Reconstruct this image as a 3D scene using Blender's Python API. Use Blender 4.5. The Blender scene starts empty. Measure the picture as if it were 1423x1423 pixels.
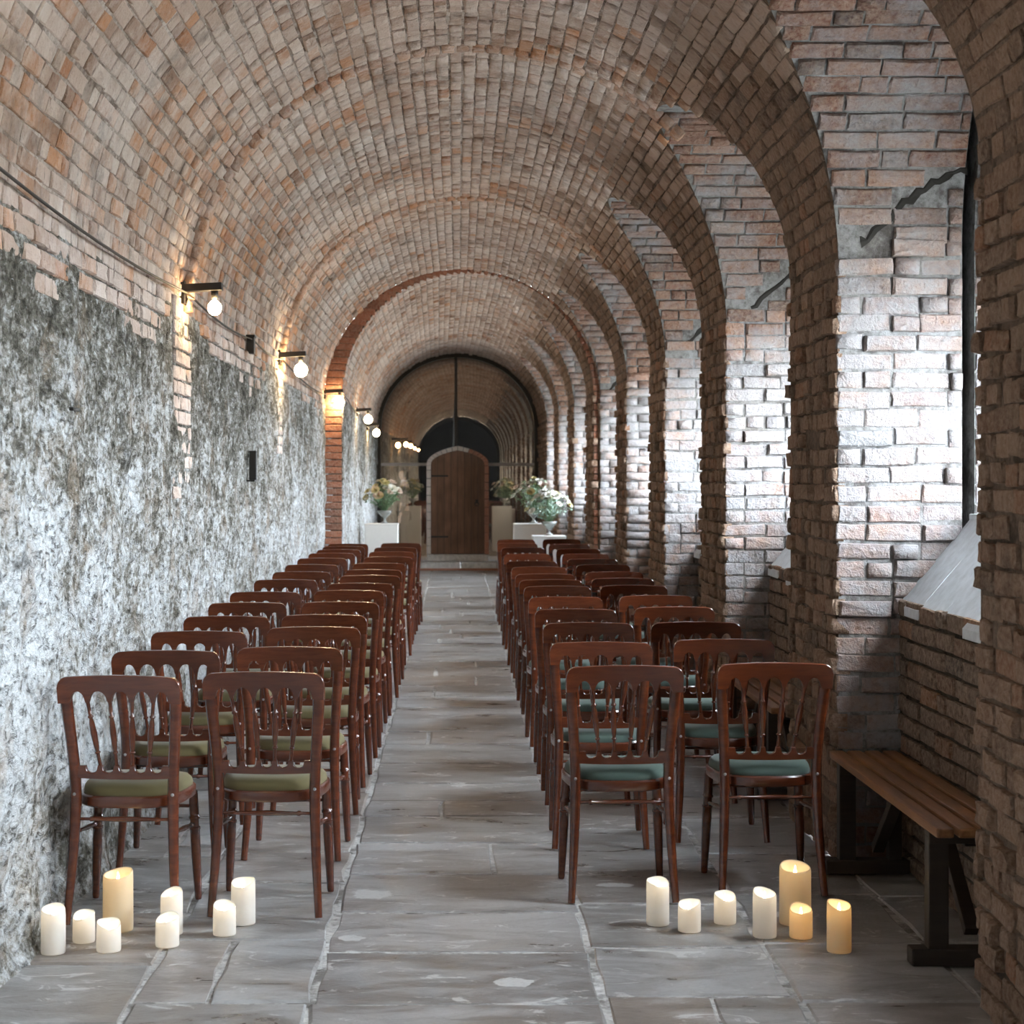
import bpy, bmesh, math, random
import numpy as np
from mathutils import Vector, Matrix, noise as mnoise

R = math.radians
rng = random.Random(7)
nrng = np.random.RandomState(11)
S = bpy.context.scene
COL = S.collection

# ------------------------------------------------------------------ camera, sky, exposure
F = 2450.0; XV = 636.0; YV = 665.0; H = 1.555; N = 1423.0
cam_d = bpy.data.cameras.new('camera')
cam_d.sensor_width = 36; cam_d.sensor_fit = 'HORIZONTAL'
cam_d.lens = F / N * 36
cam_d.shift_x = (N/2 - XV) / N
cam_d.shift_y = -(N/2 - YV) / N
cam_d.clip_start = 0.05; cam_d.clip_end = 300
cam_d.dof.use_dof = True; cam_d.dof.focus_distance = 7.4; cam_d.dof.aperture_fstop = 7.1
cam = bpy.data.objects.new('camera', cam_d); COL.objects.link(cam)
cam.location = (0, 0, H); cam.rotation_euler = (R(90), 0, 0)
S.camera = cam

S.view_settings.view_transform = 'Standard'; S.view_settings.look = 'None'
S.view_settings.gamma = 1.0; S.view_settings.use_curve_mapping = False
S.view_settings.exposure = 0.92
S.cycles.use_denoising = True
S.cycles.max_bounces = 10; S.cycles.diffuse_bounces = 6; S.cycles.transparent_max_bounces = 16
S.cycles.glossy_bounces = 4; S.cycles.transmission_bounces = 6
S.cycles.sample_clamp_indirect = 6.0
S.cycles.caustics_reflective = False; S.cycles.caustics_refractive = False

SKY = 30.0
LAMP_W = 105.0
w = bpy.data.worlds.new('overcast_sky'); S.world = w; w.use_nodes = True
bg = w.node_tree.nodes['Background']
bg.inputs['Color'].default_value = (0.82, 0.915, 1.0, 1); bg.inputs['Strength'].default_value = SKY

# ------------------------------------------------------------------ helpers
def meta(o, label=None, cat=None, group=None, kind=None):
    if label: o['label'] = label
    if cat: o['category'] = cat
    if group: o['group'] = group
    if kind: o['kind'] = kind
    return o

def link(name, me, mat=None, parent=None, smooth=False):
    o = bpy.data.objects.new(name, me); COL.objects.link(o)
    if mat is not None and len(me.materials) == 0: me.materials.append(mat)
    if parent is not None: o.parent = parent
    if smooth: me.polygons.foreach_set('use_smooth', [True]*len(me.polygons))
    return o

def empty(name, loc, rz=0):
    o = bpy.data.objects.new(name, None); COL.objects.link(o)
    o.location = loc; o.rotation_euler = (0, 0, rz); o.empty_display_size = 0.1
    return o

def mesh(name, verts, faces):
    me = bpy.data.meshes.new(name)
    me.from_pydata([tuple(v) for v in verts], [], faces); me.update()
    return me

class MB:
    """collects verts/faces"""
    def __init__(s): s.v = []; s.f = []
    def add(s, v, f):
        b = len(s.v); s.v += [tuple(p) for p in v]; s.f += [tuple(i+b for i in q) for q in f]
    def box(s, c, size, rot=None, bev=0.0):
        x, y, z = [k/2 for k in size]
        bev = min(bev, x*.9, y*.9, z*.9)
        pts = []; 
        if bev <= 0:
            pts = [(-x,-y,-z),(x,-y,-z),(x,y,-z),(-x,y,-z),(-x,-y,z),(x,-y,z),(x,y,z),(-x,y,z)]
            fs = [(0,3,2,1),(4,5,6,7),(0,1,5,4),(1,2,6,5),(2,3,7,6),(3,0,4,7)]
        else:
            bm = bmesh.new(); bmesh.ops.create_cube(bm, size=1)
            bmesh.ops.scale(bm, vec=(2*x,2*y,2*z), verts=bm.verts)
            bmesh.ops.bevel(bm, geom=bm.edges[:], offset=bev, segments=2, profile=.6, affect='EDGES')
            bm.verts.index_update()
            pts = [v.co.copy() for v in bm.verts]; fs = [tuple(v.index for v in f.verts) for f in bm.faces]; bm.free()
        m = rot if rot is not None else Matrix.Identity(3)
        c = Vector(c)
        s.add([m @ Vector(p) + c for p in pts], fs)
    def bar(s, a, b, wd, th, bev=.004, up=(0,0,1)):
        a = Vector(a); b = Vector(b); d = (b-a); L = d.length; d.normalize()
        u = Vector(up); sx = d.cross(u)
        if sx.length < 1e-4: sx = d.cross(Vector((1,0,0)))
        sx.normalize(); uz = sx.cross(d)
        m = Matrix((sx, d, uz)).transposed()
        s.box((a+b)/2, (wd, L, th), m, bev)
    def tube(s, pts, rad, n=10, rad2=None, cap=True, xdir=None):
        pts = [Vector(p) for p in pts]
        if not hasattr(rad, '__len__'): rad = [rad]*len(pts)
        if rad2 is None: rad2 = rad
        if not hasattr(rad2, '__len__'): rad2 = [rad2]*len(pts)
        vs = []; fs = []
        ref = Vector(xdir) if xdir else None
        px = None
        for i, p in enumerate(pts):
            t = (pts[min(i+1, len(pts)-1)] - pts[max(i-1, 0)]).normalized()
            if ref is not None: x = ref - t*ref.dot(t)
            elif px is None:
                x = t.orthogonal()
            else: x = px - t*px.dot(t)
            x.normalize(); px = x; y = t.cross(x)
            for k in range(n):
                a = 2*math.pi*(k+.5)/n
                vs.append(p + x*(rad[i]*math.cos(a)) + y*(rad2[i]*math.sin(a)))
        for i in range(len(pts)-1):
            for k in range(n):
                a = i*n+k; b = i*n+(k+1) % n
                fs.append((a, b, b+n, a+n))
        if cap:
            fs.append(tuple(range(n-1, -1, -1))); fs.append(tuple(range((len(pts)-1)*n, len(pts)*n)))
        s.add(vs, fs)
    def lathe(s, prof, n=16, c=(0,0,0)):
        vs = []; fs = []
        for r, z in prof:
            for k in range(n):
                a = 2*math.pi*k/n
                vs.append((c[0]+r*math.cos(a), c[1]+r*math.sin(a), c[2]+z))
        for i in range(len(prof)-1):
            for k in range(n):
                a = i*n+k; b = i*n+(k+1) % n
                fs.append((a, b, b+n, a+n))
        s.add(vs, fs)
    def strip(s, xs, zb, zt, yf, th):
        """a board across x: bottom zb(x), top zt(x), bow yf(x), thickness th"""
        n = len(xs); vs = []
        for i, x in enumerate(xs):
            y = yf(x)
            vs += [(x, y-th/2, zb[i]), (x, y-th/2, zt[i]-.003), (x, y-th/2+.003, zt[i]), (x, y+th/2-.003, zt[i]), (x, y+th/2, zt[i]-.003), (x, y+th/2, zb[i])]
        fs = []
        for i in range(n-1):
            a = i*6; b = a+6
            for k in range(5): fs.append((a+k, b+k, b+k+1, a+k+1)[::-1])
            fs.append((a+5, b+5, b, a)[::-1])
        fs.append((0,1,2,3,4,5)[::-1]); e = (n-1)*6; fs.append((e,e+1,e+2,e+3,e+4,e+5))
        s.add(vs, fs)
    def me(s, name):
        m = mesh(name, s.v, s.f)
        bm = bmesh.new(); bm.from_mesh(m); bmesh.ops.recalc_face_normals(bm, faces=bm.faces); bm.to_mesh(m); bm.free()
        return m
    def build(s, name, mat, parent=None, smooth=False, ang=None):
        m = s.me(name)
        o = link(name, m, mat, parent, smooth)
        if smooth and ang:
            m.set_sharp_from_angle(angle=R(ang))
        return o

def copy_tree(o, parent=None):
    c = o.copy(); COL.objects.link(c); c.parent = parent
    for ch in list(o.children): copy_tree(ch, c)
    return c

# ------------------------------------------------------------------ materials
class NT:
    def __init__(s, name):
        s.m = bpy.data.materials.new(name); s.m.use_nodes = True
        s.t = s.m.node_tree; s.n = s.t.nodes; s.l = s.t.links
        s.bsdf = s.n['Principled BSDF']; s.out = s.n['Material Output']
    def node(s, t, **kw):
        n = s.n.new(t)
        for k, v in kw.items(): setattr(n, k, v)
        return n
    def put(s, sock, v):
        if hasattr(v, 'is_output'): s.l.new(v, sock)
        elif isinstance(v, (tuple, list)): sock.default_value = tuple(v) + ((1,) if len(v) == 3 and len(sock.default_value) == 4 else ())
        else: sock.default_value = v
    def pos(s): return s.node('ShaderNodeNewGeometry').outputs['Position']
    def objco(s): return s.node('ShaderNodeTexCoord').outputs['Object']
    def mapv(s, v, scale, loc=(0,0,0), rot=(0,0,0)):
        n = s.node('ShaderNodeMapping'); s.l.new(v, n.inputs[0]); n.inputs['Scale'].default_value = scale; n.inputs['Location'].default_value = loc; n.inputs['Rotation'].default_value = rot
        return n.outputs[0]
    def noise(s, v, scale, detail=4, rough=.6, dist=0):
        n = s.node('ShaderNodeTexNoise'); s.l.new(v, n.inputs['Vector'])
        n.inputs['Scale'].default_value = scale; n.inputs['Detail'].default_value = detail; n.inputs['Roughness'].default_value = rough; n.inputs['Distortion'].default_value = dist
        return n.outputs['Fac']
    def voro(s, v, scale, feature='F1'):
        n = s.node('ShaderNodeTexVoronoi'); n.feature = feature; s.l.new(v, n.inputs['Vector']); n.inputs['Scale'].default_value = scale
        return n.outputs['Distance']
    def ramp(s, f, stops, interp='LINEAR'):
        n = s.node('ShaderNodeValToRGB'); n.color_ramp.interpolation = interp
        e = n.color_ramp.elements
        while len(e) < len(stops): e.new(.5)
        for i, (p, c) in enumerate(stops):
            e[i].position = p; e[i].color = (c if hasattr(c, '__len__') else (c, c, c)) + (1,) if not hasattr(c, '__len__') or len(c) == 3 else c
        s.l.new(f, n.inputs[0]); return n.outputs[0]
    def mix(s, f, a, b, mode='MIX'):
        n = s.node('ShaderNodeMix', data_type='RGBA', blend_type=mode)
        s.put(n.inputs[0], f); s.put(n.inputs[6], a); s.put(n.inputs[7], b); return n.outputs[2]
    def math(s, op, a, b=0.0, c=None):
        n = s.node('ShaderNodeMath', operation=op); s.put(n.inputs[0], a); s.put(n.inputs[1], b)
        if c is not None: s.put(n.inputs[2], c)
        return n.outputs[0]
    def sep(s, v):
        n = s.node('ShaderNodeSeparateXYZ'); s.l.new(v, n.inputs[0]); return n.outputs
    def bump(s, h, strength, dist=.01):
        n = s.node('ShaderNodeBump'); n.inputs['Strength'].default_value = strength; n.inputs['Distance'].default_value = dist
        s.l.new(h, n.inputs['Height']); s.l.new(n.outputs[0], s.bsdf.inputs['Normal'])
    def rnd(s):
        a = s.node('ShaderNodeAttribute', attribute_type='OBJECT', attribute_name='rnd')
        b = s.node('ShaderNodeAttribute', attribute_type='GEOMETRY', attribute_name='rnd')
        return s.math('ADD', a.outputs['Fac'], b.outputs['Fac'])
    def set(s, col=None, rough=.8, spec=.3):
        if col is not None: s.put(s.bsdf.inputs['Base Color'], col)
        s.put(s.bsdf.inputs['Roughness'], rough); s.put(s.bsdf.inputs['Specular IOR Level'], spec)

def brick_mat(name, stops, wash=(.60,.58,.56), wash_lo=.52, wash_hi=.66, wash_amt=.75, dirt=(.07,.055,.045), dirt_amt=.5, wash_scale=1.1, band=False):
    t = NT(name); p = t.pos()
    base = t.ramp(t.rnd(), stops, 'LINEAR')
    n1 = t.noise(p, wash_scale, 5, .62)
    n2 = t.noise(p, 9, 5, .7)
    n3 = t.noise(p, 45, 4, .7)
    f = t.math('ADD', t.math('MULTIPLY', n1, .6), t.math('MULTIPLY', n2, .4))
    if band:      # wash strengthened over the height of the window
        f = t.math('ADD', f, t.ramp(t.math('DIVIDE', t.sep(p)[2], 3.0), [(.22, 0.0), (.34, .13), (.74, .13), (.84, .0)]))
    fw = t.math('MULTIPLY', t.ramp(f, [(wash_lo, 0.0), (wash_hi, 1.0)]), wash_amt)
    c = t.mix(t.ramp(n3, [(.3, .0), (.75, .55)]), base, tuple(min(1, k*1.5) for k in (.32,.25,.2)))
    c = t.mix(fw, c, wash)
    d1 = t.noise(t.mapv(p, (1,1,1), (5,3,1)), 2.3, 6, .7)
    c = t.mix(t.math('MULTIPLY', t.ramp(d1, [(.55, .0), (.72, 1.0)]), dirt_amt), c, dirt)
    t.set(c, .88, .2)
    h = t.math('ADD', t.math('MULTIPLY', n3, .8), t.math('MULTIPLY', n2, .9))
    t.bump(h, 1.0, .016)
    return t.m

VAULT_STOPS = [(0, (.54,.405,.34)), (.3, (.60,.48,.41)), (.55, (.44,.315,.25)), (.72, (.31,.185,.13)), (.84, (.56,.27,.13)), (.93, (.34,.14,.07)), (1, (.12,.08,.06))]
M = {}
M['vault'] = brick_mat('vault_brick', VAULT_STOPS, wash=(.76,.69,.645), wash_lo=.44, wash_hi=.62, wash_amt=.72, dirt_amt=.65)
M['vault_mid'] = brick_mat('shaded_vault_brick', [(0, (.34,.23,.17)), (.3, (.38,.27,.21)), (.6, (.27,.175,.125)), (.8, (.19,.115,.08)), (.92, (.38,.18,.09)), (1, (.08,.055,.04))], wash=(.48,.40,.34), wash_lo=.46, wash_hi=.64, wash_amt=.6, dirt_amt=.65)  # in-between tone, the vault's right-hand shade put into the colour
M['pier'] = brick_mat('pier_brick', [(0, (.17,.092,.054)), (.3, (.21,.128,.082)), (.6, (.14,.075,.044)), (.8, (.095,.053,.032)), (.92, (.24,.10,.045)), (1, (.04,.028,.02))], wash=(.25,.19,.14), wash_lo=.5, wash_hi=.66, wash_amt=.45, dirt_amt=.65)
M['reveal'] = brick_mat('reveal_brick', [(0, (.25,.125,.085)), (.3, (.28,.16,.115)), (.6, (.19,.085,.055)), (.85, (.15,.055,.032)), (1, (.09,.05,.04))], wash=(.305,.318,.335), wash_lo=.46, wash_hi=.64, wash_amt=.74, dirt_amt=.4, wash_scale=1.9, band=True)
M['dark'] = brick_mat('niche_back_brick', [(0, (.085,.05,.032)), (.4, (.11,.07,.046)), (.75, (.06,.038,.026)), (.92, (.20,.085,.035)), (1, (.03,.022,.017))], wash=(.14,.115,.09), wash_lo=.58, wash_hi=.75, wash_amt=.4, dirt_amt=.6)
M['red'] = brick_mat('red_rib_brick', [(0, (.42,.15,.08)), (.5, (.34,.11,.055)), (1, (.22,.075,.04))], wash=(.5,.4,.34), wash_lo=.58, wash_hi=.75, wash_amt=.3, dirt_amt=.5)

def mortar_mat(name, c1, c2, dark):
    t = NT(name); p = t.pos()
    n1 = t.noise(p, 2.0, 6, .7); n2 = t.noise(p, 40, 4, .7)
    c = t.mix(t.ramp(n1, [(.35, 0.0), (.65, 1.0)]), c1, c2)
    n3 = t.noise(p, 5.5, 5, .7)
    c = t.mix(t.ramp(n2, [(.45, 0.0), (.7, .6)]), c, dark)
    c = t.mix(t.ramp(n3, [(.50, 0.0), (.62, .85)]), c, dark)
    t.set(c, .95, .1); t.bump(n2, .8, .01); return t.m
M['mortar'] = mortar_mat('lime_mortar', (.60,.52,.47), (.34,.27,.22), (.14,.10,.08))
M['mortar_pale'] = mortar_mat('pale_lime_mortar', (.29,.295,.30), (.19,.175,.16), (.07,.06,.055))
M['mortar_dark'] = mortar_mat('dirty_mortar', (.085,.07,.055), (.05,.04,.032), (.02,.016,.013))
M['mortar_pier'] = mortar_mat('brown_mortar', (.22,.165,.125), (.14,.10,.075), (.05,.038,.03))

def plaster_mat():
    t = NT('flaking_limewashed_stone'); p = t.pos()
    z = t.sep(p)[2]
    ps = t.mapv(p, (1.0, .50, 1.0))
    a = t.noise(ps, 3.0, 7, .62, .9)
    vr = t.voro(t.mapv(p, (1, .5, 1.1), (0, 0, 2)), 5.5, 'DISTANCE_TO_EDGE')
    big = t.noise(t.mapv(p, (1,.42,1), (2,8,3)), 1.1, 4, .6)
    b = t.noise(t.mapv(p, (1,.55,.9), (3,7,1)), 11.0, 5, .62, .7)
    c3 = t.noise(t.mapv(p, (1,.6,1)), 42, 5, .75)
    zf = t.ramp(t.math('DIVIDE', z, 2.6), [(.0, .56), (.2, .66), (.40, .64), (.58, .49), (.8, .41), (1, .44)])  # paler low, darker high: partly wall colour, partly window light painted in
    ct = lambda v, k: t.math('MULTIPLY', t.math('SUBTRACT', v, .5), k)
    f = t.math('ADD', t.math('ADD', ct(a, .80), ct(b, .95)), ct(big, .35))
    f = t.math('ADD', f, t.ramp(vr, [(.0, -.0), (.03, .0)]))
    f = t.math('ADD', t.math('ADD', f, ct(c3, 1.15)), ct(t.noise(t.mapv(p, (1,.7,1), (9,4,2)), .55, 3, .5), .5))
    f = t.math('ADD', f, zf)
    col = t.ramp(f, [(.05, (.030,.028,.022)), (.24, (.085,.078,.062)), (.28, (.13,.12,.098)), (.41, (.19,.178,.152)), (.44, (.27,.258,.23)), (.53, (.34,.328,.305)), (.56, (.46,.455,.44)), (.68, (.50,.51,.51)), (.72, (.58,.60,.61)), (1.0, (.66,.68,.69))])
    # earthy stain patches
    e = t.noise(t.mapv(p, (1,1,1), (11,2,5)), 2.6, 5, .65)
    col = t.mix(t.ramp(e, [(.54, 0.0), (.68, .6)]), col, (.31,.235,.17))
    e2 = t.noise(t.mapv(p, (1,.5,1), (1,5,8)), 4.5, 6, .7)
    pit = t.noise(t.mapv(p, (1,.5,1), (4,4,4)), 30, 5, .65, .5)
    col = t.mix(t.ramp(pit, [(.59, 0.0), (.64, .75)]), col, (.11,.10,.085))
    col = t.mix(t.ramp(pit, [(.33, .6), (.39, 0.0)]), col, (.66,.68,.69))
    col = t.mix(t.ramp(e2, [(.60, 0.0), (.70, .85)]), col, (.05,.047,.04))
    
    t.set(col, .92, .15)
    h = t.math('ADD', t.math('MULTIPLY', b, 1.0), t.math('MULTIPLY', c3, .6))
    h = t.math('ADD', h, t.math('MULTIPLY', t.ramp(vr, [(.0, 0.0), (.10, 1.0)]), .18))
    h = t.math('SUBTRACT', h, t.math('MULTIPLY', t.ramp(pit, [(.52, 0.0), (.66, 1.0)]), .5))
    t.bump(h, 1.0, .034)
    return t.m
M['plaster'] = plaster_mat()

def slab_mat():
    t = NT('york_stone'); p = t.pos(); r = t.rnd()
    base = t.ramp(r, [(0, (.25,.24,.23)), (.3, (.32,.318,.315)), (.6, (.38,.383,.388)), (.85, (.28,.24,.21)), (1, (.22,.226,.232))])
    a = t.noise(t.mapv(p, (1.0,2.6,1)), 2.4, 7, .72, .8)
    b = t.noise(t.mapv(p, (1,1.9,1), (4,1,0)), 4.2, 8, .72, 1.4)
    c = t.noise(p, 55, 4, .7)
    col = t.mix(t.ramp(a, [(.36, .75), (.54, 0.0)]), base, (.13,.108,.09))
    col = t.mix(t.ramp(a, [(.50, 0.0), (.68, .7)]), col, (.43,.43,.43))
    col = t.mix(t.ramp(b, [(.585, 0.0), (.62, .8)]), col, (.60,.605,.60))
    # worn pale flakes in the aisle slabs
    for (fx, fy, rx, ry) in ((.168, 5.45, .070, .055), (-.32, 6.60, .085, .085), (-.36, 5.98, .05, .05), (.60, 6.75, .085, .04), (1.16, 6.30, .12, .05)):
        m_ = t.mapv(p, (1/rx, 1/ry, 0), (-fx/rx, -fy/ry, 0))
        ln = t.node('ShaderNodeVectorMath', operation='LENGTH'); t.l.new(m_, ln.inputs[0])
        dd = t.math('ADD', ln.outputs['Value'], t.math('MULTIPLY', t.math('SUBTRACT', t.noise(p, 16, 4, .6), .5), 1.6))
        col = t.mix(t.ramp(dd, [(.82, .85), (.9, 0.0)]), col, (.60,.61,.61))
    col = t.mix(t.ramp(c, [(.5, 0.0), (.8, .35)]), col, (.12,.11,.10))
    t.set(col, t.ramp(a, [(.3, .24), (.7, .46)]), .8)
    t.bump(t.math('ADD', t.math('MULTIPLY', b, .9), t.math('MULTIPLY', c, .25)), .55, .012)
    return t.m
M['slab'] = slab_mat()
M['joint'] = mortar_mat('floor_joint', (.62,.62,.61), (.40,.38,.36), (.12,.11,.10))

def wood_mat(name, c1, c2, rough=.3, scale=1.0, spec=.5, wear=.0, axis=0, coat=0.0):
    t = NT(name); o = t.objco(); oi = t.node('ShaderNodeObjectInfo')
    sc = [18, 18, 18]; sc[axis] = 1.6
    v = t.mapv(o, tuple(k*scale for k in sc))
    g = t.noise(v, 2.4, 6, .65, .6)
    g2 = t.noise(o, 3.0, 3, .5)
    col = t.mix(t.ramp(g, [(.3, 0.0), (.7, 1.0)]), c1, c2)
    col = t.mix(t.ramp(g2, [(.35, .45), (.65, 0.0)]), col, tuple(k*.45 for k in c1))
    col = t.mix(t.math('MULTIPLY', t.rnd(), .55), col, tuple(k*.28 for k in c1))
    if wear:
        wn = t.noise(t.mapv(o, (5,5,5)), 6, 6, .8)
        col = t.mix(t.ramp(wn, [(.62, 0.0), (.72, wear)]), col, (.4,.28,.18))
    t.set(col, rough, spec)
    t.bsdf.inputs['Coat Weight'].default_value = coat; t.bsdf.inputs['Coat Roughness'].default_value = .18
    t.bump(g, .12, .003)
    return t.m
M['chair'] = wood_mat('mahogany_varnish', (.085,.018,.007), (.18,.043,.014), .27, 1.0, .5, coat=.7)
M['bench'] = wood_mat('oiled_oak_slat', (.17,.07,.028), (.40,.19,.08), .38, .8, .5, wear=.5, axis=1)
M['bench_leg'] = wood_mat('dark_oak', (.028,.02,.016), (.05,.036,.027), .5)
M['door'] = wood_mat('old_door_oak', (.17,.085,.048), (.34,.17,.095), .5, .6, .4, axis=2)

def fabric(name, c):
    t = NT(name); o = t.objco()
    n = t.noise(o, 300, 2, .5); n2 = t.noise(o, 6, 3, .5)
    t.set(t.mix(t.ramp(n2, [(.3, 0.0), (.7, .5)]), c, tuple(k*1.35 for k in c)), .85, .25)
    t.bsdf.inputs['Sheen Weight'].default_value = .2; t.bsdf.inputs['Sheen Roughness'].default_value = .4
    t.bump(n, .25, .001); return t.m
M['olive'] = fabric('olive_velvet', (.125,.105,.048))
M['teal'] = fabric('teal_velvet', (.062,.092,.078))  # same cloth in two tints, the light's cast put into the colour

def plain(name, c, rough=.5, spec=.5, metal=0.0, nz=.15):
    t = NT(name); n = t.noise(t.objco(), 22, 4, .6)
    t.set(t.mix(t.ramp(n, [(.35, 0.0), (.7, nz)]), c, tuple(k*.4 for k in c)), rough, spec)
    t.bsdf.inputs['Metallic'].default_value = metal
    t.bump(n, .08, .003); return t.m
M['black'] = plain('black_painted_steel', (.012,.011,.010), .45)
M['dark_fill'] = plain('painted_dark', (.018,.015,.012), .9)  # shade painted as black: crack depth, passage end, room beyond
M['cable'] = plain('black_rubber', (.03,.022,.016), .6)
M['white'] = plain('white_painted_board', (.74,.75,.74), .45, .4, nz=.06)
M['stone'] = plain('pale_dressed_stone', (.74,.67,.61), .8, .2, nz=.3)
M['step'] = plain('worn_step_stone', (.72,.69,.65), .7, .3, nz=.5)
M['steel'] = plain('grey_transom_paint', (.34,.31,.29), .4)
M['ground'] = plain('gravel_yard', (.32,.31,.28), .9)
M['sill'] = plain('limewashed_sill_slate', (.62,.66,.70), .7, .3, nz=.35)

def thin_glass(name, refl, tint=(1,1,1), gtint=(1,1,1)):
    t = NT(name)
    tr = t.node('ShaderNodeBsdfTransparent'); tr.inputs[0].default_value = tint + (1,)
    gl = t.node('ShaderNodeBsdfGlossy'); gl.inputs['Roughness'].default_value = 0.0; gl.inputs['Color'].default_value = gtint + (1,)
    fr = t.node('ShaderNodeFresnel'); fr.inputs[0].default_value = 1.5
    mx = t.node('ShaderNodeMixShader')
    f = t.math('MULTIPLY', fr.outputs[0], refl)
    t.l.new(f, mx.inputs[0]); t.l.new(tr.outputs[0], mx.inputs[1]); t.l.new(gl.outputs[0], mx.inputs[2])
    t.l.new(mx.outputs[0], t.out.inputs[0]); return t.m
M['pane'] = thin_glass('window_glass', 1.5)
M['end_pane'] = thin_glass('tinted_double_glazing', 7.0, (.30,.30,.30), (1,.74,.50))

def emit(name, c, st):
    t = NT(name); t.set((.9,.85,.7), .4); t.bsdf.inputs['Emission Color'].default_value = c + (1,); t.bsdf.inputs['Emission Strength'].default_value = st; return t.m
M['bulb'] = emit('lit_bulb', (1.0,.70,.36), LAMP_W)
M['flame'] = emit('led_flame', (1.0,.76,.44), 22)

def wax(name, c):
    t = NT(name); n = t.noise(t.objco(), 14, 3, .5)
    t.set(t.mix(t.ramp(n, [(.3, 0.0), (.7, .15)]), c, tuple(k*.9 for k in c)), .5, .3)
    tl = t.node('ShaderNodeBsdfTranslucent'); tl.inputs[0].default_value = (1.0,.96,.90,1) if c[2] > .6 else (1.0,.84,.58,1)
    mx = t.node('ShaderNodeMixShader'); mx.inputs[0].default_value = .42
    t.l.new(t.bsdf.outputs[0], mx.inputs[1]); t.l.new(tl.outputs[0], mx.inputs[2]); t.l.new(mx.outputs[0], t.out.inputs[0])
    return t.m
M['wax'] = wax('ivory_wax', (.88,.875,.85))
M['wax_cream'] = wax('cream_wax', (.88,.78,.58))

def leafm(name, c):
    t = NT(name); oi = t.node('ShaderNodeObjectInfo'); n = t.noise(t.objco(), 30, 2)
    t.set(t.mix(n, c, tuple(k*.55 for k in c)), .5, .4); return t.m
M['leaf'] = leafm('eucalyptus_leaf', (.16,.27,.14))
M['leaf2'] = leafm('silver_leaf', (.34,.46,.38))
M['petal_w'] = leafm('white_petal', (.86,.86,.78)); M['petal_y'] = leafm('cream_yellow_petal', (.80,.74,.42)); M['petal_p'] = leafm('blush_petal', (.82,.66,.56))
t = NT('clear_vase_glass'); t.set((.78,.82,.8), .05, .6); t.bsdf.inputs['Transmission Weight'].default_value = .7; M['vase'] = t.m

# ------------------------------------------------------------------ tunnel profile
Y0, YS, YE = -3.2, 19.05, 30.5         # near end, rib step, far partition
ZS = 2.42
def xl(y): return -1.44 if y < YS else -1.25 - .15*(y-YS)/(YE-YS)
def xr(y): return 1.54 if y < YS else 1.47 - .07*(y-YS)/(YE-YS)
def vb(y): return 1.40 if y < YS else 1.375 - .075*(y-YS)/(YE-YS)
def vpt(y, th):
    cx = (xl(y)+xr(y))/2; a = (xr(y)-xl(y))/2
    return Vector((cx + a*math.cos(th), y, ZS + vb(y)*math.sin(th)))
def vnorm(y, th):
    a = (xr(y)-xl(y))/2
    n = Vector((-math.cos(th)/a, 0, -math.sin(th)/vb(y))); return n.normalized()
PITCH, OPEN, NR = 2.965, 1.94, .97
NZ = 2.50
XB, XO = 2.06, 2.32      # reveal end, window plane
niches = []              # (d0, d1)
k0 = -3
for k in range(k0, 8):
    d0 = 5.19 + PITCH*k
    niches.append((k, d0, d0+OPEN))
def niche_at(y):
    for k, a, b in niches:
        if a < y < b: return k, a, b
    return None
def zlun(y, a, b):
    h = NR*NR - (y-(a+b)/2)**2
    return NZ + math.sqrt(max(h, 0))
def th_at_z(y, z):       # right hand side angle at height z
    return math.asin(max(0, min(1, (z-ZS)/vb(y))))
def xv(y, z):            # x of the right tunnel surface at height z
    if z <= ZS: return xr(y)
    cx = (xl(y)+xr(y))/2; a = (xr(y)-xl(y))/2
    return cx + a*math.sqrt(max(0, 1-((z-ZS)/vb(y))**2))

# ------------------------------------------------------------------ bricks
def brick_variant(seed, worn=1.0):
    r = np.random.RandomState(seed)
    # 8 points round a unit brick: u,v in -.5...5 ; w 0..1
    ring = np.array([(-.5,-.5),(0,-.5),(.5,-.5),(.5,0),(.5,.5),(0,.5),(-.5,.5),(-.5,0)])
    def jit(k): return r.uniform(-k, k, (8, 2))
    a = np.c_[ring, np.full(8, -1.2)]
    b = np.c_[ring + jit(.02)*worn*[1, 2.0], r.uniform(.25, .6, 8)]
    c2 = ring*[.95, .87] + jit(.022)*worn*[1, 2.4]
    c = np.c_[c2, r.uniform(.72, 1.05, 8)]
    ce = np.array([[r.uniform(-.15,.15), r.uniform(-.1,.1), r.uniform(.85, 1.2)]])
    v = np.r_[a, b, c, ce]
    f = []
    for i in range(8):
        j = (i+1) % 8
        f += [(i, j, 8+j), (i, 8+j, 8+i), (8+i, 8+j, 16+j), (8+i, 16+j, 16+i), (16+i, 16+j, 24)]
    return v, np.array(f)
NVAR = 10
BV = [brick_variant(100+i) for i in range(NVAR)]
BF = BV[0][1]
_bm = {}
def brick_mesh(var, mat):
    k = (var, mat.name)
    if k not in _bm:
        me = mesh('brick', BV[var][0].tolist(), BF.tolist()); me.materials.append(mat); _bm[k] = me
    return _bm[k]

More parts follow.
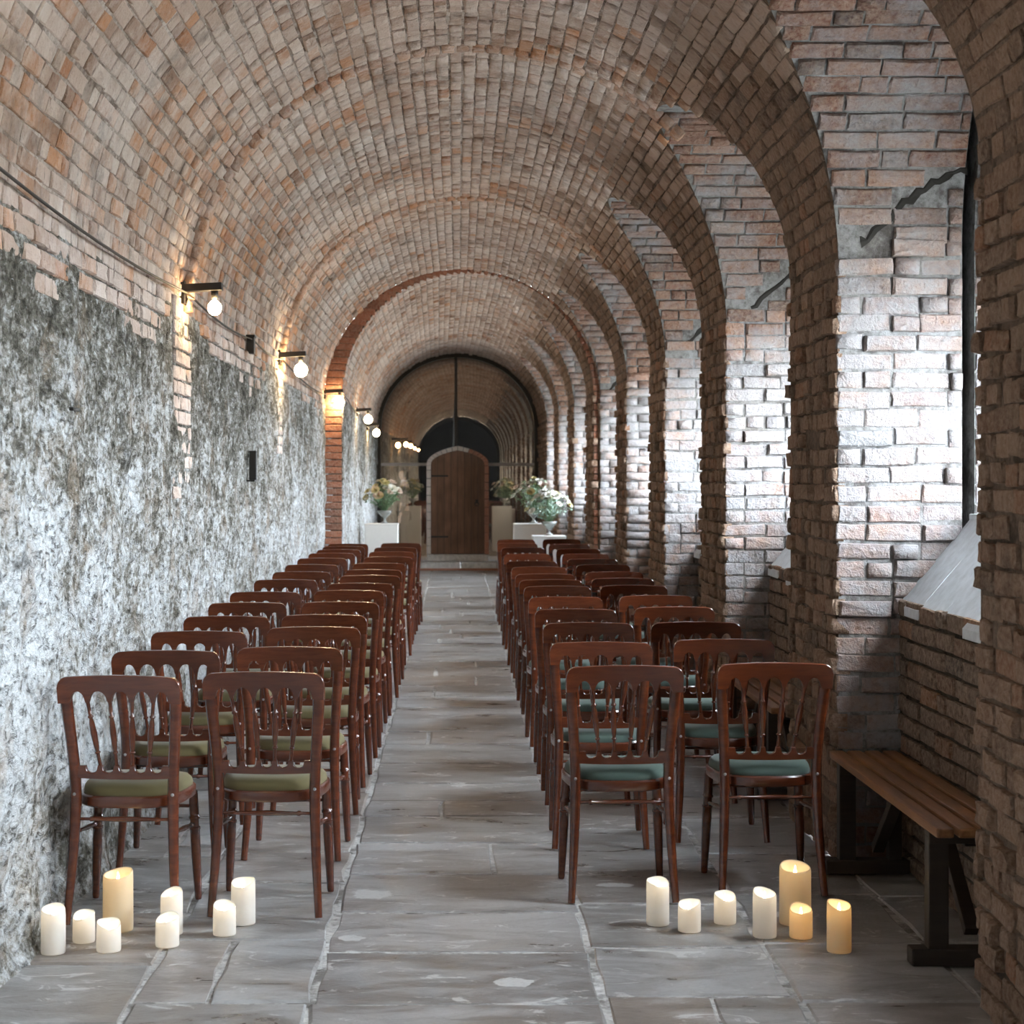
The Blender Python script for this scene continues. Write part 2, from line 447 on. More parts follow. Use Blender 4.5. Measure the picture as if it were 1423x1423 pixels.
class Bricks:
    def __init__(s): s.P = []
    def add(s, p, u, v, w, L, h, proud, rnd):
        s.P.append((p, u, v, w, L, h, proud, rnd))
    def score(s, q):
        p, u, v, w, L, h, pr, r = q
        if p.y < 1: return 0
        sx = XV + p.x/p.y*F; sy = YV - (p.z-H)/p.y*F
        if not (-20 < sx < N+20 and -20 < sy < N+20): return 0
        vd = (Vector((0,0,H)) - p); 
        c = w.dot(vd.normalized())
        if c <= .02: return 0
        return L*h*c*(F/p.y)**2
    def emit(s, parent, mat, nmax=300, name='brick'):
        P = s.P
        sc = [s.score(q) for q in P]
        order = sorted(range(len(P)), key=lambda i: -sc[i])
        singles = set(i for i in order[:nmax] if sc[i] > 60)
        rest = []
        for i, q in enumerate(P):
            if i in singles:
                p, u, v, w, L, h, pr, r = q
                o = bpy.data.objects.new(name, brick_mesh(i % NVAR, mat)); COL.objects.link(o)
                m = Matrix(((u.x*L, v.x*h, w.x*pr, p.x), (u.y*L, v.y*h, w.y*pr, p.y), (u.z*L, v.z*h, w.z*pr, p.z), (0,0,0,1)))
                o.parent = parent; o.matrix_basis = m; o['rnd'] = float(r)
            else: rest.append((i, q))
        if rest:
            V = []; Fs = []; A = []
            for n, (i, (p, u, v, w, L, h, pr, r)) in enumerate(rest):
                b = BV[i % NVAR][0]
                mat3 = np.array([[u.x*L, v.x*h, w.x*pr], [u.y*L, v.y*h, w.y*pr], [u.z*L, v.z*h, w.z*pr]])
                V.append(b @ mat3.T + np.array(p)); Fs.append(BF + n*25); A.append(np.full(25, r))
            V = np.concatenate(V); Fs = np.concatenate(Fs); A = np.concatenate(A)
            me = bpy.data.meshes.new('small_bricks')
            me.vertices.add(len(V)); me.vertices.foreach_set('co', V.ravel())
            me.loops.add(Fs.size); me.loops.foreach_set('vertex_index', Fs.ravel().astype(np.int32))
            me.polygons.add(len(Fs)); me.polygons.foreach_set('loop_start', np.arange(0, Fs.size, 3, dtype=np.int32))
            me.update(calc_edges=True)
            at = me.attributes.new('rnd', 'FLOAT', 'POINT'); at.data.foreach_set('value', A.astype(np.float32))
            o = link('small_bricks', me, mat, parent); o['kind'] = 'stuff'
        return len(singles), len(rest)

VZ = Vector((0,0,1)); VY = Vector((0,1,0)); VX = Vector((1,0,0))
def row_lengths(a, b, full=.228, off=0.0, half_prob=.12):
    """spans of one course between a and b"""
    x = a - off; out = []
    while x < b - .03:
        L = full if rng.random() > half_prob else full/2
        L *= rng.uniform(.95, 1.05)
        s, e = max(a, x), min(b, x+L)
        if e - s > .04: out.append((s, e))
        x += L
    return out

# ------------------------------------------------------------------ vault (ceiling)
def grid_mesh(rows):
    """rows: list of equal length lists of points"""
    n = len(rows[0]); vs = [p for r in rows for p in r]; fs = []
    for i in range(len(rows)-1):
        for j in range(n-1):
            a = i*n+j; fs.append((a, a+1, a+n+1, a+n))
    return vs, fs

ceil_root = empty('ceiling', (0, 0, 0)); meta(ceil_root, 'long barrel vault of weathered pinkish brick over the aisle', kind='structure')
mb = MB()
def right_limit(y, nch):
    if nch is None: return 0.0
    return th_at_z(y, zlun(y, nch[1], nch[2]))
def vault_strip(ya, yb, nch, n):
    rows = []
    for i in range(n+1):
        if nch: y = (nch[1]+nch[2])/2 - NR*math.cos(math.pi*i/n)
        else: y = ya + (yb-ya)*i/n
        y = min(max(y, ya), yb)
        ye = min(max(y, ya+1e-5), yb-1e-5)
        lo = right_limit(ye, nch)
        rows.append([vpt(ye, max(lo, math.pi*(1-j/72))) for j in range(73)])
    v, f = grid_mesh(rows); mb.add(v, f)
cuts = sorted(set([Y0, YS, YE] + [d for _, a, b in niches for d in (a, b) if Y0 < d < YE]))
for a, b in zip(cuts[:-1], cuts[1:]):
    m_ = niche_at((a+b)/2)
    vault_strip(a, b, m_, 48 if m_ else 4)
vs_ = link('vault_shell', mb.me('vault_shell'), M['mortar'], ceil_root, True)
vs_.data.materials.append(M['mortar_pier'])
for pg in vs_.data.polygons:
    if pg.center.x > 1.02: pg.material_index = 1  # darker mortar under the painted shade of the right side

bk = Bricks(); bk2 = Bricks(); bk3 = Bricks()
def vault_bricks(ya, yb):
    # courses by arc length at mid section
    ym = (ya+yb)/2
    ths = np.linspace(math.pi, 0, 1500); pts = [vpt(ym, t_) for t_ in ths]
    s = np.r_[0, np.cumsum([(pts[i+1]-pts[i]).length for i in range(len(pts)-1)])]
    step = .0725; nC = int(s[-1]/step)
    for c in range(nC):
        sc_ = (c+.5)*step + rng.uniform(-.003, .003)
        th = float(np.interp(sc_, s, ths)); hh = step*rng.uniform(.80, .92)
        off = .114 if c % 2 else 0.0
        for (a, e) in row_lengths(ya, yb, .228, off + rng.uniform(-.03, .03), .62):
            def cut(yq):
                nq = niche_at(yq)
                return bool(nq) and th < math.pi/2 and vpt(yq, th).z < zlun(yq, nq[1], nq[2]) + .004
            if th < 1.1:
                ok = [yq for yq in np.linspace(a, e, 13) if not cut(yq)]
                if len(ok) < 4: continue
                a, e = ok[0], ok[-1]
                if e - a < .05: continue
            y = (a+e)/2
            p = vpt(y, th); w = vnorm(y, th); u = VY.copy(); v = w.cross(u).normalized()
            if rng.random() < .004: continue
            an = rng.uniform(-.04, .04)
            u2 = (u*math.cos(an) + v*math.sin(an)); v2 = w.cross(u2)
            r = rng.random()
            n_ = mnoise.noise(Vector((y*.5, th*1.2, 3)))
            r = min(1, max(0, r*.75 + .12 + n_*.35))
            if th > 2.35 and rng.random() < .25: r = rng.uniform(.78, .9)      # lower left courses are more orange
            gv = (1.08-th)/.62 + .42*mnoise.noise(Vector((y*.7, th*2.2, 9))) + rng.uniform(-.10, .10)  # browner towards the right springing: shade of the turned-away curve painted in
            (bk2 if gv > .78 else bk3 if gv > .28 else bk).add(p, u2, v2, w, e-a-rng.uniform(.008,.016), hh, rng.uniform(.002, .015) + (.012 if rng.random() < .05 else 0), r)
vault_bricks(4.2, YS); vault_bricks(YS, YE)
# two shallow rib rings standing proud on the plastered side
for yr in (9.25, 14.2):
    for i in range(46):
        th = math.pi - (i+.5)*.0765/1.45
        p = vpt(yr, th); w = vnorm(yr, th)
        bk.add(p, VY.copy(), w.cross(VY).normalized(), w, .13, .066, rng.uniform(.045,.055)*max(.35, 1-i/46), rng.uniform(.74, .92))
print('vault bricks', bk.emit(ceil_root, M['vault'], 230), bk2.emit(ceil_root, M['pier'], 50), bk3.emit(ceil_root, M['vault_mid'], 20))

# ------------------------------------------------------------------ left wall
rows = []
ny, nz_ = 760, 88
yy = list(np.linspace(3.6, YS-.0005, 520)) + list(np.linspace(YS+.001, YE, 150))
yy = [Y0] + yy
for y in yy:
    r_ = []
    for j in range(nz_+1):
        z = -.03 + (ZS+.06)*j/nz_
        q = Vector((y*1.3, z*1.0, 0))
        d = mnoise.fractal(q*2.2, 1.0, 2.0, 4)*.022 + mnoise.fractal(q*10 + Vector((3,1,7)), .8, 2.0, 4)*.010
        base = .05*math.exp(-z/.10)*(1+.8*mnoise.noise(Vector((y*3.0, 0, 5))))
        fade = min(1, max(0, (ZS+.03-z)/.12))
        r_.append(Vector((xl(y) + d*fade + base + .012*fade, y, z)))
    rows.append(r_)
v_, f_ = grid_mesh(rows)
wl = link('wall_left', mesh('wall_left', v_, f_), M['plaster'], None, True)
meta(wl, 'long wall of flaking limewash over rough grey stone, lamps along its top', kind='structure')
# pale brick pilasters showing through the limewash
bk = Bricks()
for (ya, yb, zb) in ((8.85, 9.40, 1.45), (13.9, 14.35, 1.75)):
    z = zb
    c = 0
    while z < ZS:
        for a, e in row_lengths(ya, yb, .228, .114*(c % 2)):
            bk.add(Vector((xl(8)+.005, (a+e)/2, z+.035)), VY.copy(), VZ.copy(), VX.copy(), e-a-.012, .064, rng.uniform(.006,.022), rng.uniform(0, .45))
        z += .0765; c += 1
# bare brick courses under the vault springing near the camera
for c in range(4):
    z = ZS - .04 - c*.0765
    for a, e in row_lengths(4.4, YS, .228, .114*(c % 2)):
        n_ = mnoise.noise(Vector(((a+e)*.35, c*.2, 1)))
        if n_ > -.25 + c*.17:
            bk.add(Vector((xl(8)+.006, (a+e)/2, z)), VY.copy(), VZ.copy(), VX.copy(), e-a-.012, .064, max(.002, rng.uniform(.008,.030)-c*.006), rng.uniform(.2, .95))
print('left bricks', bk.emit(wl, M['vault'], 150))

# ------------------------------------------------------------------ right wall: outer wall + piers
wr = empty('wall_right', (0, 0, 0)); meta(wr, 'outer wall of dark brick closing the window niches above the benches', kind='structure')
mb = MB(); sillmb = MB(); bk = Bricks()
XLW, ZSILL, ZSILL2 = 1.79, 1.06, 1.40
WSP, WRISE, WHALF = 1.85, .78, .80     # window arch
def win_top(y, ym):
    t_ = abs(y-ym)/WHALF
    return None if t_ >= 1 else WSP + WRISE*math.sqrt(1-t_*t_)
for k, a, b in niches:
    ym = (a+b)/2; dx = 0 if b < YS else -.10
    mbx = MB()
    def quad(p): mb.add(p, [(0,1,2,3)])
    # low back wall
    quad([(XLW+dx, a-.1, -.03), (XLW+dx, b+.1, -.03), (XLW+dx, b+.1, ZSILL), (XLW+dx, a-.1, ZSILL)])
    # outer wall with the window hole
    n = 32; ys = [ym - (OPEN/2+.1) + (OPEN+.2)*i/n for i in range(n+1)]
    ys = sorted(set(ys + [ym-WHALF, ym+WHALF, ym-WHALF+.01, ym+WHALF-.01]))
    for y0, y1 in zip(ys[:-1], ys[1:]):
        if (y0+y1)/2 < ym-WHALF or (y0+y1)/2 > ym+WHALF:
            quad([(XO+dx, y0, ZSILL2-.1), (XO+dx, y1, ZSILL2-.1), (XO+dx, y1, 3.6), (XO+dx, y0, 3.6)])
        else:
            quad([(XO+dx, y0, win_top(y0, ym) or WSP), (XO+dx, y1, win_top(y1, ym) or WSP), (XO+dx, y1, 3.6), (XO+dx, y0, 3.6)])
            quad([(XO+dx, y0, win_top(y0, ym) or WSP), (XO+dx, y1, win_top(y1, ym) or WSP), (XO+dx+.14, y1, win_top(y1, ym) or WSP), (XO+dx+.14, y0, win_top(y0, ym) or WSP)])
    for sgn in (-1, 1):
        y = ym+sgn*WHALF
        quad([(XO+dx, y, ZSILL2), (XO+dx+.14, y, ZSILL2), (XO+dx+.14, y, WSP), (XO+dx, y, WSP)])
    # low wall bricks
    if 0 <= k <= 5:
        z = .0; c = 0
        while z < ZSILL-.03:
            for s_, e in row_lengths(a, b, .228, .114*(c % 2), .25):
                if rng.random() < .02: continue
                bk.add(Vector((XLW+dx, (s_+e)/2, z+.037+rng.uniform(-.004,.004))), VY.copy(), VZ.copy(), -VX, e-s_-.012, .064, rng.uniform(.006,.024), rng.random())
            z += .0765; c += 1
link('wall_shell', mb.me('wall_shell'), M['mortar_dark'], wr)
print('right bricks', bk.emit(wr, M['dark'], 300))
# sloping sills, one per niche
for k, a, b in niches:
    if k < -1: continue
    dx = 0 if b < YS else -.10
    n = 6; d_ = (b-a)/n
    for i in range(n):       # slate pieces, uneven at the front edge
        m1 = MB(); y0 = a+i*d_+.004; y1 = a+(i+1)*d_-.004; j = rng.uniform(-.03, .03); hz = rng.uniform(-.008, .008)
        x0 = XLW+dx-.015+j; th = .035
        zz = lambda x: ZSILL + (x-XLW-dx)*(ZSILL2-ZSILL)/(XB+.02-XLW) + hz
        xm = XB+.02+dx; seg = [x0, x0+.1, x0+.2, xm]
        vs = []
        for x in seg:
            q = rng.uniform(-.006, .006)
            vs += [(x, y0, zz(x)+q-th), (x, y0, zz(x)+q), (x, y1, zz(x)+q*.5), (x, y1, zz(x)+q*.5-th)]
        fs = [(0,1,2,3), (12,15,14,13)]
        for s_ in range(3):
            o_ = s_*4
            for e in range(4): fs.append((o_+e, o_+4+e, o_+4+(e+1) % 4, o_+(e+1) % 4))
        m1.add(vs, fs)
        o = m1.build('sill_slate', M['sill'], wr)
    m1 = MB(); m1.box(((XB+.02+XO+.10)/2+dx, (a+b)/2, ZSILL2-.012), (XO+.10-XB, OPEN+.02, .05), None, .006)
    m1.build('sill_board', M['sill'], wr)

# windows
for i, (k, a, b) in enumerate(niches):
    dx = 0 if b < YS else -.10; ym = (a+b)/2
    W_ = empty('window_%d' % (i+1), (XO+dx+.07, ym, ZSILL2)); meta(W_, 'arched iron-barred window in the niche behind the brick pier', kind='structure')
    fr = MB(); path = [(0, -WHALF+.03, .02), (0, -WHALF+.03, WSP-ZSILL2)]
    for q in range(1, 16):
        t_ = math.pi - math.pi*q/16
        path.append((0, (WHALF-.03)*math.cos(t_), WSP-ZSILL2+(WRISE-.03)*math.sin(t_)))
    path += [(0, WHALF-.03, WSP-ZSILL2), (0, WHALF-.03, .02), (0, -WHALF+.03, .02)]
    fr.tube(path, .028, 6, xdir=(1,0,0), cap=False); fr.build('window_frame', M['black'], W_)
    for q in (-.4, 0, .4):
        g_ = MB(); zt = WSP-ZSILL2+WRISE*math.sqrt(1-(q/WHALF)**2)-.03
        g_.bar((0, q, .03), (0, q, zt), .022, .03, .004, (0,1,0)); g_.build('glazing_bar', M['black'], W_)
    for z in (.32, .66):
        hw = WHALF-.04 if z < WSP-ZSILL2 else WHALF*math.sqrt(max(0, 1-((z-(WSP-ZSILL2))/WRISE)**2))-.04
        g_ = MB(); g_.bar((0, -hw, z), (0, hw, z), .022, .02, .004); g_.build('glazing_bar', M['black'], W_)
    pv = [(.004, p[1], p[2]) for p in path[:-1]]
    link('window_pane', mesh('window_pane', pv, [tuple(range(len(pv)))]), M['pane'], W_)

# piers: between niche k and k+1
def pier(k, ya, yb):
    y_in = (max(ya, 0) < YS) 
    root = empty('brick_pier', (xr(min(ya, YE-.01))+.2, (ya+yb)/2, 0))
    ordn = {0: 'nearest', 1: 'second', 2: 'third', 3: 'fourth', 4: 'fifth', 5: 'sixth', 6: 'seventh', 7: 'eighth', 8: 'ninth'}.get(k)
    lab = {0: 'big brown brick pier rising out of the frame beside the near bench end', 1: 'tall brown brick pier at the far end of the front bench', 2: 'brown brick pier next beyond the front bench pier'}.get(k)
    if lab is None:
        lab = ('brown brick pier, %s along the arcade counted from the bench' % ordn) if ordn else 'brown brick pier of the arcade behind the camera'
    meta(root, lab, kind='structure'); inv = root.location.copy()
    mb = MB(); mr = MB()
    # tunnel face, slightly rough
    n = 8; hgt = [ZS*j/24 for j in range(25)]
    mid = YS if ya < YS < yb else None
    rows = []
    for i in range(n+1):
        y = ya + (yb-ya)*i/n; ye = min(max(y, ya+1e-4), yb-1e-4)
        rows.append([Vector((xr(ye), ye, z-.0)) for z in hgt])
    v, f = grid_mesh(rows); mb.add(v, f)
    xo = XO
    # near reveal (faces the camera) and far reveal, each to the springing of the niche vault, then half barrels
    for (y, sg) in ((ya, -1), (yb, 1)):
        zs = [NZ*j/30 for j in range(31)]
        rows = []
        for z in zs:
            x0 = xv(min(max(y+sg*1e-4, Y0), YE-1e-3), z)
            rows.append([Vector((x0, y, z)), Vector((XB-.02, y, z)), Vector((XB-.02, y-sg*.22, z)), Vector((XB+.03, y-sg*.22, z)), Vector((XB+.03, y, z)), Vector((xo+.02, y, z))])
        v, f = grid_mesh(rows); mr.add(v, f)
        ymid = y + sg*OPEN/2
        rows = []
        for j in range(25):
            ph = math.pi/2*j/24
            yy_ = ymid - sg*NR*math.cos(ph); z = NZ + NR*math.sin(ph)
            yq = min(max(yy_, Y0+.01), YE-.01)
            gy, gz = -sg*.22*math.cos(ph), .22*math.sin(ph)
            rows.append([Vector((xv(yq, z), yy_, z)), Vector((XB-.02, yy_, z)), Vector((XB-.02, yy_+gy, z+gz)), Vector((XB+.03, yy_+gy, z+gz)), Vector((XB+.03, yy_, z)), Vector((xo+.02, yy_, z))])
        v, f = grid_mesh(rows); mr.add(v, f)
    mb.v = [tuple(Vector(p)-inv) for p in mb.v]; mr.v = [tuple(Vector(p)-inv) for p in mr.v]
    link('reveal_core', mr.me('reveal_core'), M['mortar_pale'], root)
    link('pier_core', mb.me('pier_core'), M['mortar_pier'], root)
    if not ordn: return
    fb = Bricks(); rb = Bricks()
    z = 0; c = 0
    while z < ZS-.02:
        for a, e in row_lengths(ya-.008, yb, .228 if c % 3 == 1 else .114, rng.uniform(0,.06), .1):
            if rng.random() < .012: continue
            y = (a+e)/2; ej = rng.uniform(0, .012)
            an = rng.uniform(-.07, .07); ay = rng.uniform(-.10, .10)
            u_ = (VY*math.cos(an)+VZ*math.sin(an)) - VX*ay; u_.normalize(); w_ = (-VX - u_*(-VX).dot(u_)).normalized(); v_ = w_.cross(u_)*-1
            if v_.z < 0: v_ = -v_
            fb.add(Vector((xr(y), y, z+.038+rng.uniform(-.006,.006)))-inv, u_, v_, w_, e-a-.010, .076*rng.uniform(.78,.92), rng.uniform(.004,.026)+(.018 if rng.random() < .08 else 0), rng.random())
        z += .0765; c += 1
    # camera-facing reveal courses, carrying on round the niche vault
    dxc = rng.uniform(-.03, .05); oz = rng.uniform(-.05, .08) if k != 1 else 0.0
    def crack(x, z, signed=False):
        t_ = (x-(xr(ya+.001)+.10+dxc))/.42
        if not (-.05 < t_ < 1.0): return 1.0
        d = z - (2.50+oz+.29*math.sin(t_*1.5))
        return d if signed else abs(d)
    z = 0; c = 0
    while z < NZ-.02:
        x0 = xv(min(ya+1e-4, YE-.1), z)
        for a, e in row_lengths(x0-.012, XB-.02, .228, .114*(c % 2) + rng.uniform(-.01,.01), .2):
            if rng.random() < .015: continue
            if crack(((a+e)/2), z+.038) < .036: continue
            an = rng.uniform(-.03, .03); u_ = VX*math.cos(an)+VZ*math.sin(an)
            rb.add(Vector(((a+e)/2, ya, z+.038+rng.uniform(-.005,.005)))-inv, u_, VZ*math.cos(an)-VX*math.sin(an), -VY, e-a-rng.uniform(.006,.018), .0765*rng.uniform(.76,.92), rng.uniform(.001,.020)*(1.5 if crack((a+e)/2, z+.038, True) < 0 else .7), rng.random())
        for a, e in ((XB+.035, xo-.12), (xo-.11, xo-.01)):
            rb.add(Vector(((a+e)/2, ya, z+.038))-inv, VX.copy(), VZ.copy(), -VY, e-a, .066, rng.uniform(.006,.016), rng.random())
        z += .0765; c += 1
    # arch-shaped crack, its dark depth painted as a black strip
    mk = MB()
    cp = []
    for t_ in np.linspace(0, 1, 16):
        z_ = 2.50+oz+.29*math.sin(t_*1.5)+rng.uniform(-.016,.016)
        ys_ = 0 if z_ < NZ else -(NR-math.sqrt(NR*NR-(z_-NZ)**2))
        cp.append((xr(ya+.001)+.10+dxc+.42*t_, ys_+.004, z_))
    mk.tube([Vector((x, ya+y, z))-inv for x, y, z in cp], [.022*rng.uniform(.4,1.5) for _ in cp], 6, [.008]*16, xdir=(0,0,1))
    mk.build('crack', M['dark_fill'], root)
    nb = int(NR*math.pi/2/.0765)
    ymid = ya - OPEN/2
    for c in range(nb):
        ph = (c+.5)*.0765/NR
        y = ymid + NR*math.cos(ph); z = NZ + NR*math.sin(ph)
        w = Vector((0, -math.cos(ph), -math.sin(ph))); v = Vector((0, -math.sin(ph), math.cos(ph)))
        x0 = xv(min(max(y, Y0+.01), YE-.01), z)
        sp_ = [q for q in row_lengths(x0+.005, XB-.02, .228, .114*(c % 2) + rng.uniform(-.02,.02), .15) if crack((q[0]+q[1])/2, z) > .036]
        for a, e in sp_ + [(XB+.035, xo-.12), (xo-.11, xo-.01)]:
            rb.add(Vector(((a+e)/2, y, z))-inv, VX.copy(), v, w, e-a-.010, .066, rng.uniform(.005,.02), min(1, .35+.65*rng.random()))
    return root, fb, rb, inv
piers = []
class Shift(Bricks): pass
for k in range(-3, 9):
    ya = 5.19 + PITCH*k - (PITCH-OPEN); yb = 5.19 + PITCH*k
    if k == 8: yb = YE
    yb = min(yb, YE)
    if ya >= YE: continue
    r_ = pier(k, ya, yb)
    if r_:
        root, fb, rb, inv = r_
        # score in world space, then emit in local space
        for B, mat, nm in ((fb, M['pier'], 150), (rb, M['reveal'], 150)):
            orig = B.P
            base_score = Bricks.score
            B.score = (lambda q, B=B, inv=inv: base_score(B, (q[0]+inv,)+q[1:]))
            if k > 3: nm = 0
            B.emit(root, mat, nm)

# ------------------------------------------------------------------ red rib where the tunnel narrows
rib = empty('trim_1', (0, YS, 0)); meta(rib, 'rib of bare red brick where the tunnel narrows', kind='structure')
mb = MB()
def prof(y, m=40):
    p = [Vector((xl(y), y, z)) for z in np.linspace(-.02, ZS, 12)] + [vpt(y, math.pi-math.pi*j/m) for j in range(1, m)] + [Vector((xr(y), y, z)) for z in np.linspace(ZS, -.02, 12)]
    return p
pa, pb = prof(YS-.002), prof(YS+.002)
for q in pb: q.y = YS
for q in pa: q.y = YS
v, f = grid_mesh([pa, pb]); mb.add([p - Vector((0,YS,0)) for p in v], f)
link('rib_core', mb.me('rib_core'), M['mortar_pier'], rib)
bk = Bricks(); z = 0
while z < ZS:
    L = xl(YS+.01)-xl(YS-.01)
    bk.add(Vector(((xl(YS-.01)+xl(YS+.01))/2, 0, z+.036)), VX.copy(), VZ.copy(), -VY, L-.006, .066, rng.uniform(.006,.02), rng.random())
    L = xr(YS-.01)-xr(YS+.01)
    bk.add(Vector(((xr(YS-.01)+xr(YS+.01))/2, 0, z+.036)), VX.copy(), VZ.copy(), -VY, L-.006, .066, rng.uniform(.006,.02), rng.random())
    z += .0765
nn = int(4.4/.0765)
for i in range(nn):
    th = math.pi*(i+.5)/nn; a_ = vpt(YS-.01, th); b_ = vpt(YS+.01, th); a_.y = b_.y = 0
    u = (a_-b_); L = u.length; u.normalize()
    bk.add((a_+b_)/2, u, u.cross(VY).normalized()*-1, -VY, L-.004, .066, rng.uniform(.006,.02), rng.random())
b0 = Bricks.score
bk.score = lambda q: b0(bk, (q[0]+Vector((0,YS,0)),)+q[1:])
bk.emit(rib, M['red'], 150)

# ------------------------------------------------------------------ floor
fl = empty('floor', (0, 0, 0)); meta(fl, 'worn grey flagstone floor with pale scuffed joints', kind='structure')
mb = MB(); mb.add([(-1.7, Y0-6, -.006), (2.6, Y0-6, -.006), (2.6, YE+5, -.006), (-1.7, YE+5, -.006)], [(0,1,2,3)])
link('floor_bed', mb.me('floor_bed'), M['joint'], fl)
slabs = []
def slab_mesh(x0, x1, y0, y1):
    w_, l_ = x1-x0, y1-y0
    pts = []
    nx, ny_ = max(2, int(w_/.16)), max(2, int(l_/.16))
    def ed(p, q, n):
        return [(p[0]+(q[0]-p[0])*i/n, p[1]+(q[1]-p[1])*i/n) for i in range(n)]
    pts = ed((x0,y0),(x1,y0),nx)+ed((x1,y0),(x1,y1),ny_)+ed((x1,y1),(x0,y1),nx)+ed((x0,y1),(x0,y0),ny_)
    pts = [(p[0]+rng.uniform(-.009,.009), p[1]+rng.uniform(-.009,.009)) for p in pts]
    n = len(pts); cx, cy = (x0+x1)/2, (y0+y1)/2
    t0 = rng.uniform(-.003, .002); tx, ty = rng.uniform(-.004,.004), rng.uniform(-.004,.004)
    zt = lambda p: t0 + tx*(p[0]-cx) + ty*(p[1]-cy)
    def ins(p, d):
        vx, vy = cx-p[0], cy-p[1]; l = math.hypot(vx, vy); return (p[0]+vx/l*d, p[1]+vy/l*d)
    vs = [(p[0], p[1], -.03) for p in pts] + [(p[0], p[1], zt(p)-.007) for p in pts] + [(*ins(p, .012), zt(p)) for p in pts]
    fs = []
    for i in range(n):
        j = (i+1) % n
        fs += [(i, j, n+j, n+i), (n+i, n+j, 2*n+j, 2*n+i)]
    fs.append(tuple(range(2*n, 3*n)))
    return mesh('flagstone', vs, fs)
def lay(x0, x1, ys, split):
    for a, b in zip(ys[:-1], ys[1:]):
        xs = [x0, x1]
        if rng.random() < split: xs = [x0, x0+(x1-x0)*rng.choice([.3,.42,.55,.66]), x1]
        for p, q in zip(xs[:-1], xs[1:]): slabs.append((p+.007, q-.007, a+.007, b-.007))
def ys_from(a, b, lo, hi):
    y = a; out = [a]
    while y < b-lo: y += rng.uniform(lo, hi); out.append(min(y, b))
    if out[-1] < b: out.append(b)
    return out
lay(-.437, .437, [3.9, 4.55, 5.216, 5.80], 0); lay(-.437, .437, [5.80, 6.33, 6.93], 0); lay(-.437, .437, [6.93, 7.53, 8.13, 8.51, 9.0, 9.64], .5)
lay(-.437, .437, ys_from(9.64, 30.0, .42, .72), .6)
lay(-.97, -.437, ys_from(3.9, 30.0, .5, .9), .15); lay(-1.47, -.97, ys_from(4.1, 30.0, .5, .95), .15)
lay(.437, 1.02, [3.9, 4.7, 5.30, 5.86, 6.45, 7.0]+ys_from(7.0, 30.0, .5, .85)[1:], .2)
lay(1.02, 1.56, [3.9, 4.5, 5.24, 5.9, 6.6]+ys_from(6.6, 30.0, .5, .9)[1:], .15)
for k, a, b in niches:
    if 0 <= k <= 3: lay(1.56, 1.80, ys_from(a, b, .5, .8), 0)
def slab_size(s_):
    y = (s_[2]+s_[3])/2; return (s_[1]-s_[0])*(s_[3]-s_[2])/y**3
slabs.sort(key=slab_size, reverse=True)
def slab_obj(s_, parent):
    o = link('flagstone', slab_mesh(*s_), M['slab'], parent); o['rnd'] = rng.random(); return o
for s_ in slabs[:300]: slab_obj(s_, fl)
if len(slabs) > 300:
    m1 = MB()
    for s_ in slabs[300:]:
        me = slab_mesh(*s_); m1.add([v.co.copy() for v in me.vertices], [tuple(p.vertices) for p in me.polygons]); bpy.data.meshes.remove(me)
    o = m1.build('small_flagstones', M['slab'], fl); o['kind'] = 'stuff'; o['rnd'] = .4
print('slabs', len(slabs))

# unlit continuation of the passage behind the camera, the yard outside, the closing wall
mb = MB(); pr = prof(Y0); pr2 = [Vector((p.x, Y0-5, p.z)) for p in pr]
v, f = grid_mesh([pr, pr2]); mb.add(v, f); mb.add([tuple(p) for p in pr2], [tuple(range(len(pr2)))])
o = mb.build('wall_back', M['dark_fill']); meta(o, 'dark end of the passage behind the viewer', kind='structure')  # darkness of the passage painted in with a black surface
mb = MB(); mb.add([(2.6, -30, -.4), (60, -30, -.4), (60, 60, -.4), (2.6, 60, -.4)], [(0,1,2,3)])
o = mb.build('ground', M['ground']); meta(o, 'gravel yard outside the windows', kind='structure')

# daylight portals in the window openings (guide the sky light through the glass)
for i, (k, a, b) in enumerate(niches):
    ld = bpy.data.lights.new('window_daylight', 'AREA'); ld.shape = 'RECTANGLE'; ld.size = 2*WHALF; ld.size_y = WSP+WRISE-ZSILL2
    ld.cycles.is_portal = True
    lo = bpy.data.objects.new('window_daylight', ld); COL.objects.link(lo)
    dx = 0 if b < YS else -.10
    lo.location = (XO+dx+.16, (a+b)/2, (ZSILL2+WSP+WRISE)/2); lo.rotation_euler = (0, R(90), 0)
    lo.rotation_euler = Vector((1,0,0)).to_track_quat('Z', 'Y').to_euler()   # -Z towards the room

# ------------------------------------------------------------------ end partition: glazing, door, step
cxe = (xl(YE)+xr(YE))/2; ae = (xr(YE)-xl(YE))/2
DW, DSP, DAP, DZ0 = .535, 1.78, .335, .25     # door surround: half width, springing, rise, threshold
def darch(hw, zsp, rise, n=18):
    """pointed, nearly round door arch, from left springing to right"""
    pts = []
    for i in range(n+1):
        t_ = math.pi - math.pi*i/n
        x = hw*math.cos(t_); z = zsp + rise*(.72*math.sin(t_)**.75 + .28*(1-abs(math.cos(t_))))
        pts.append((x, z))
    return pts
gl = empty('window_12', (0, YE, 0)); meta(gl, 'black framed glass screen closing the tunnel around the oak door', kind='structure')
def end_prof(off, n=48):
    p = []
    for z in np.linspace(.02, ZS, 8): p.append((xl(YE)+off, z))
    for i in range(1, n):
        t_ = math.pi - math.pi*i/n
        p.append((cxe+(ae-off)*math.cos(t_), ZS+(vb(YE)-off)*math.sin(t_)))
    for z in np.linspace(ZS, .02, 8): p.append((xr(YE)-off, z))
    return p
m1 = MB()
A_, B_ = end_prof(.0), end_prof(.075)
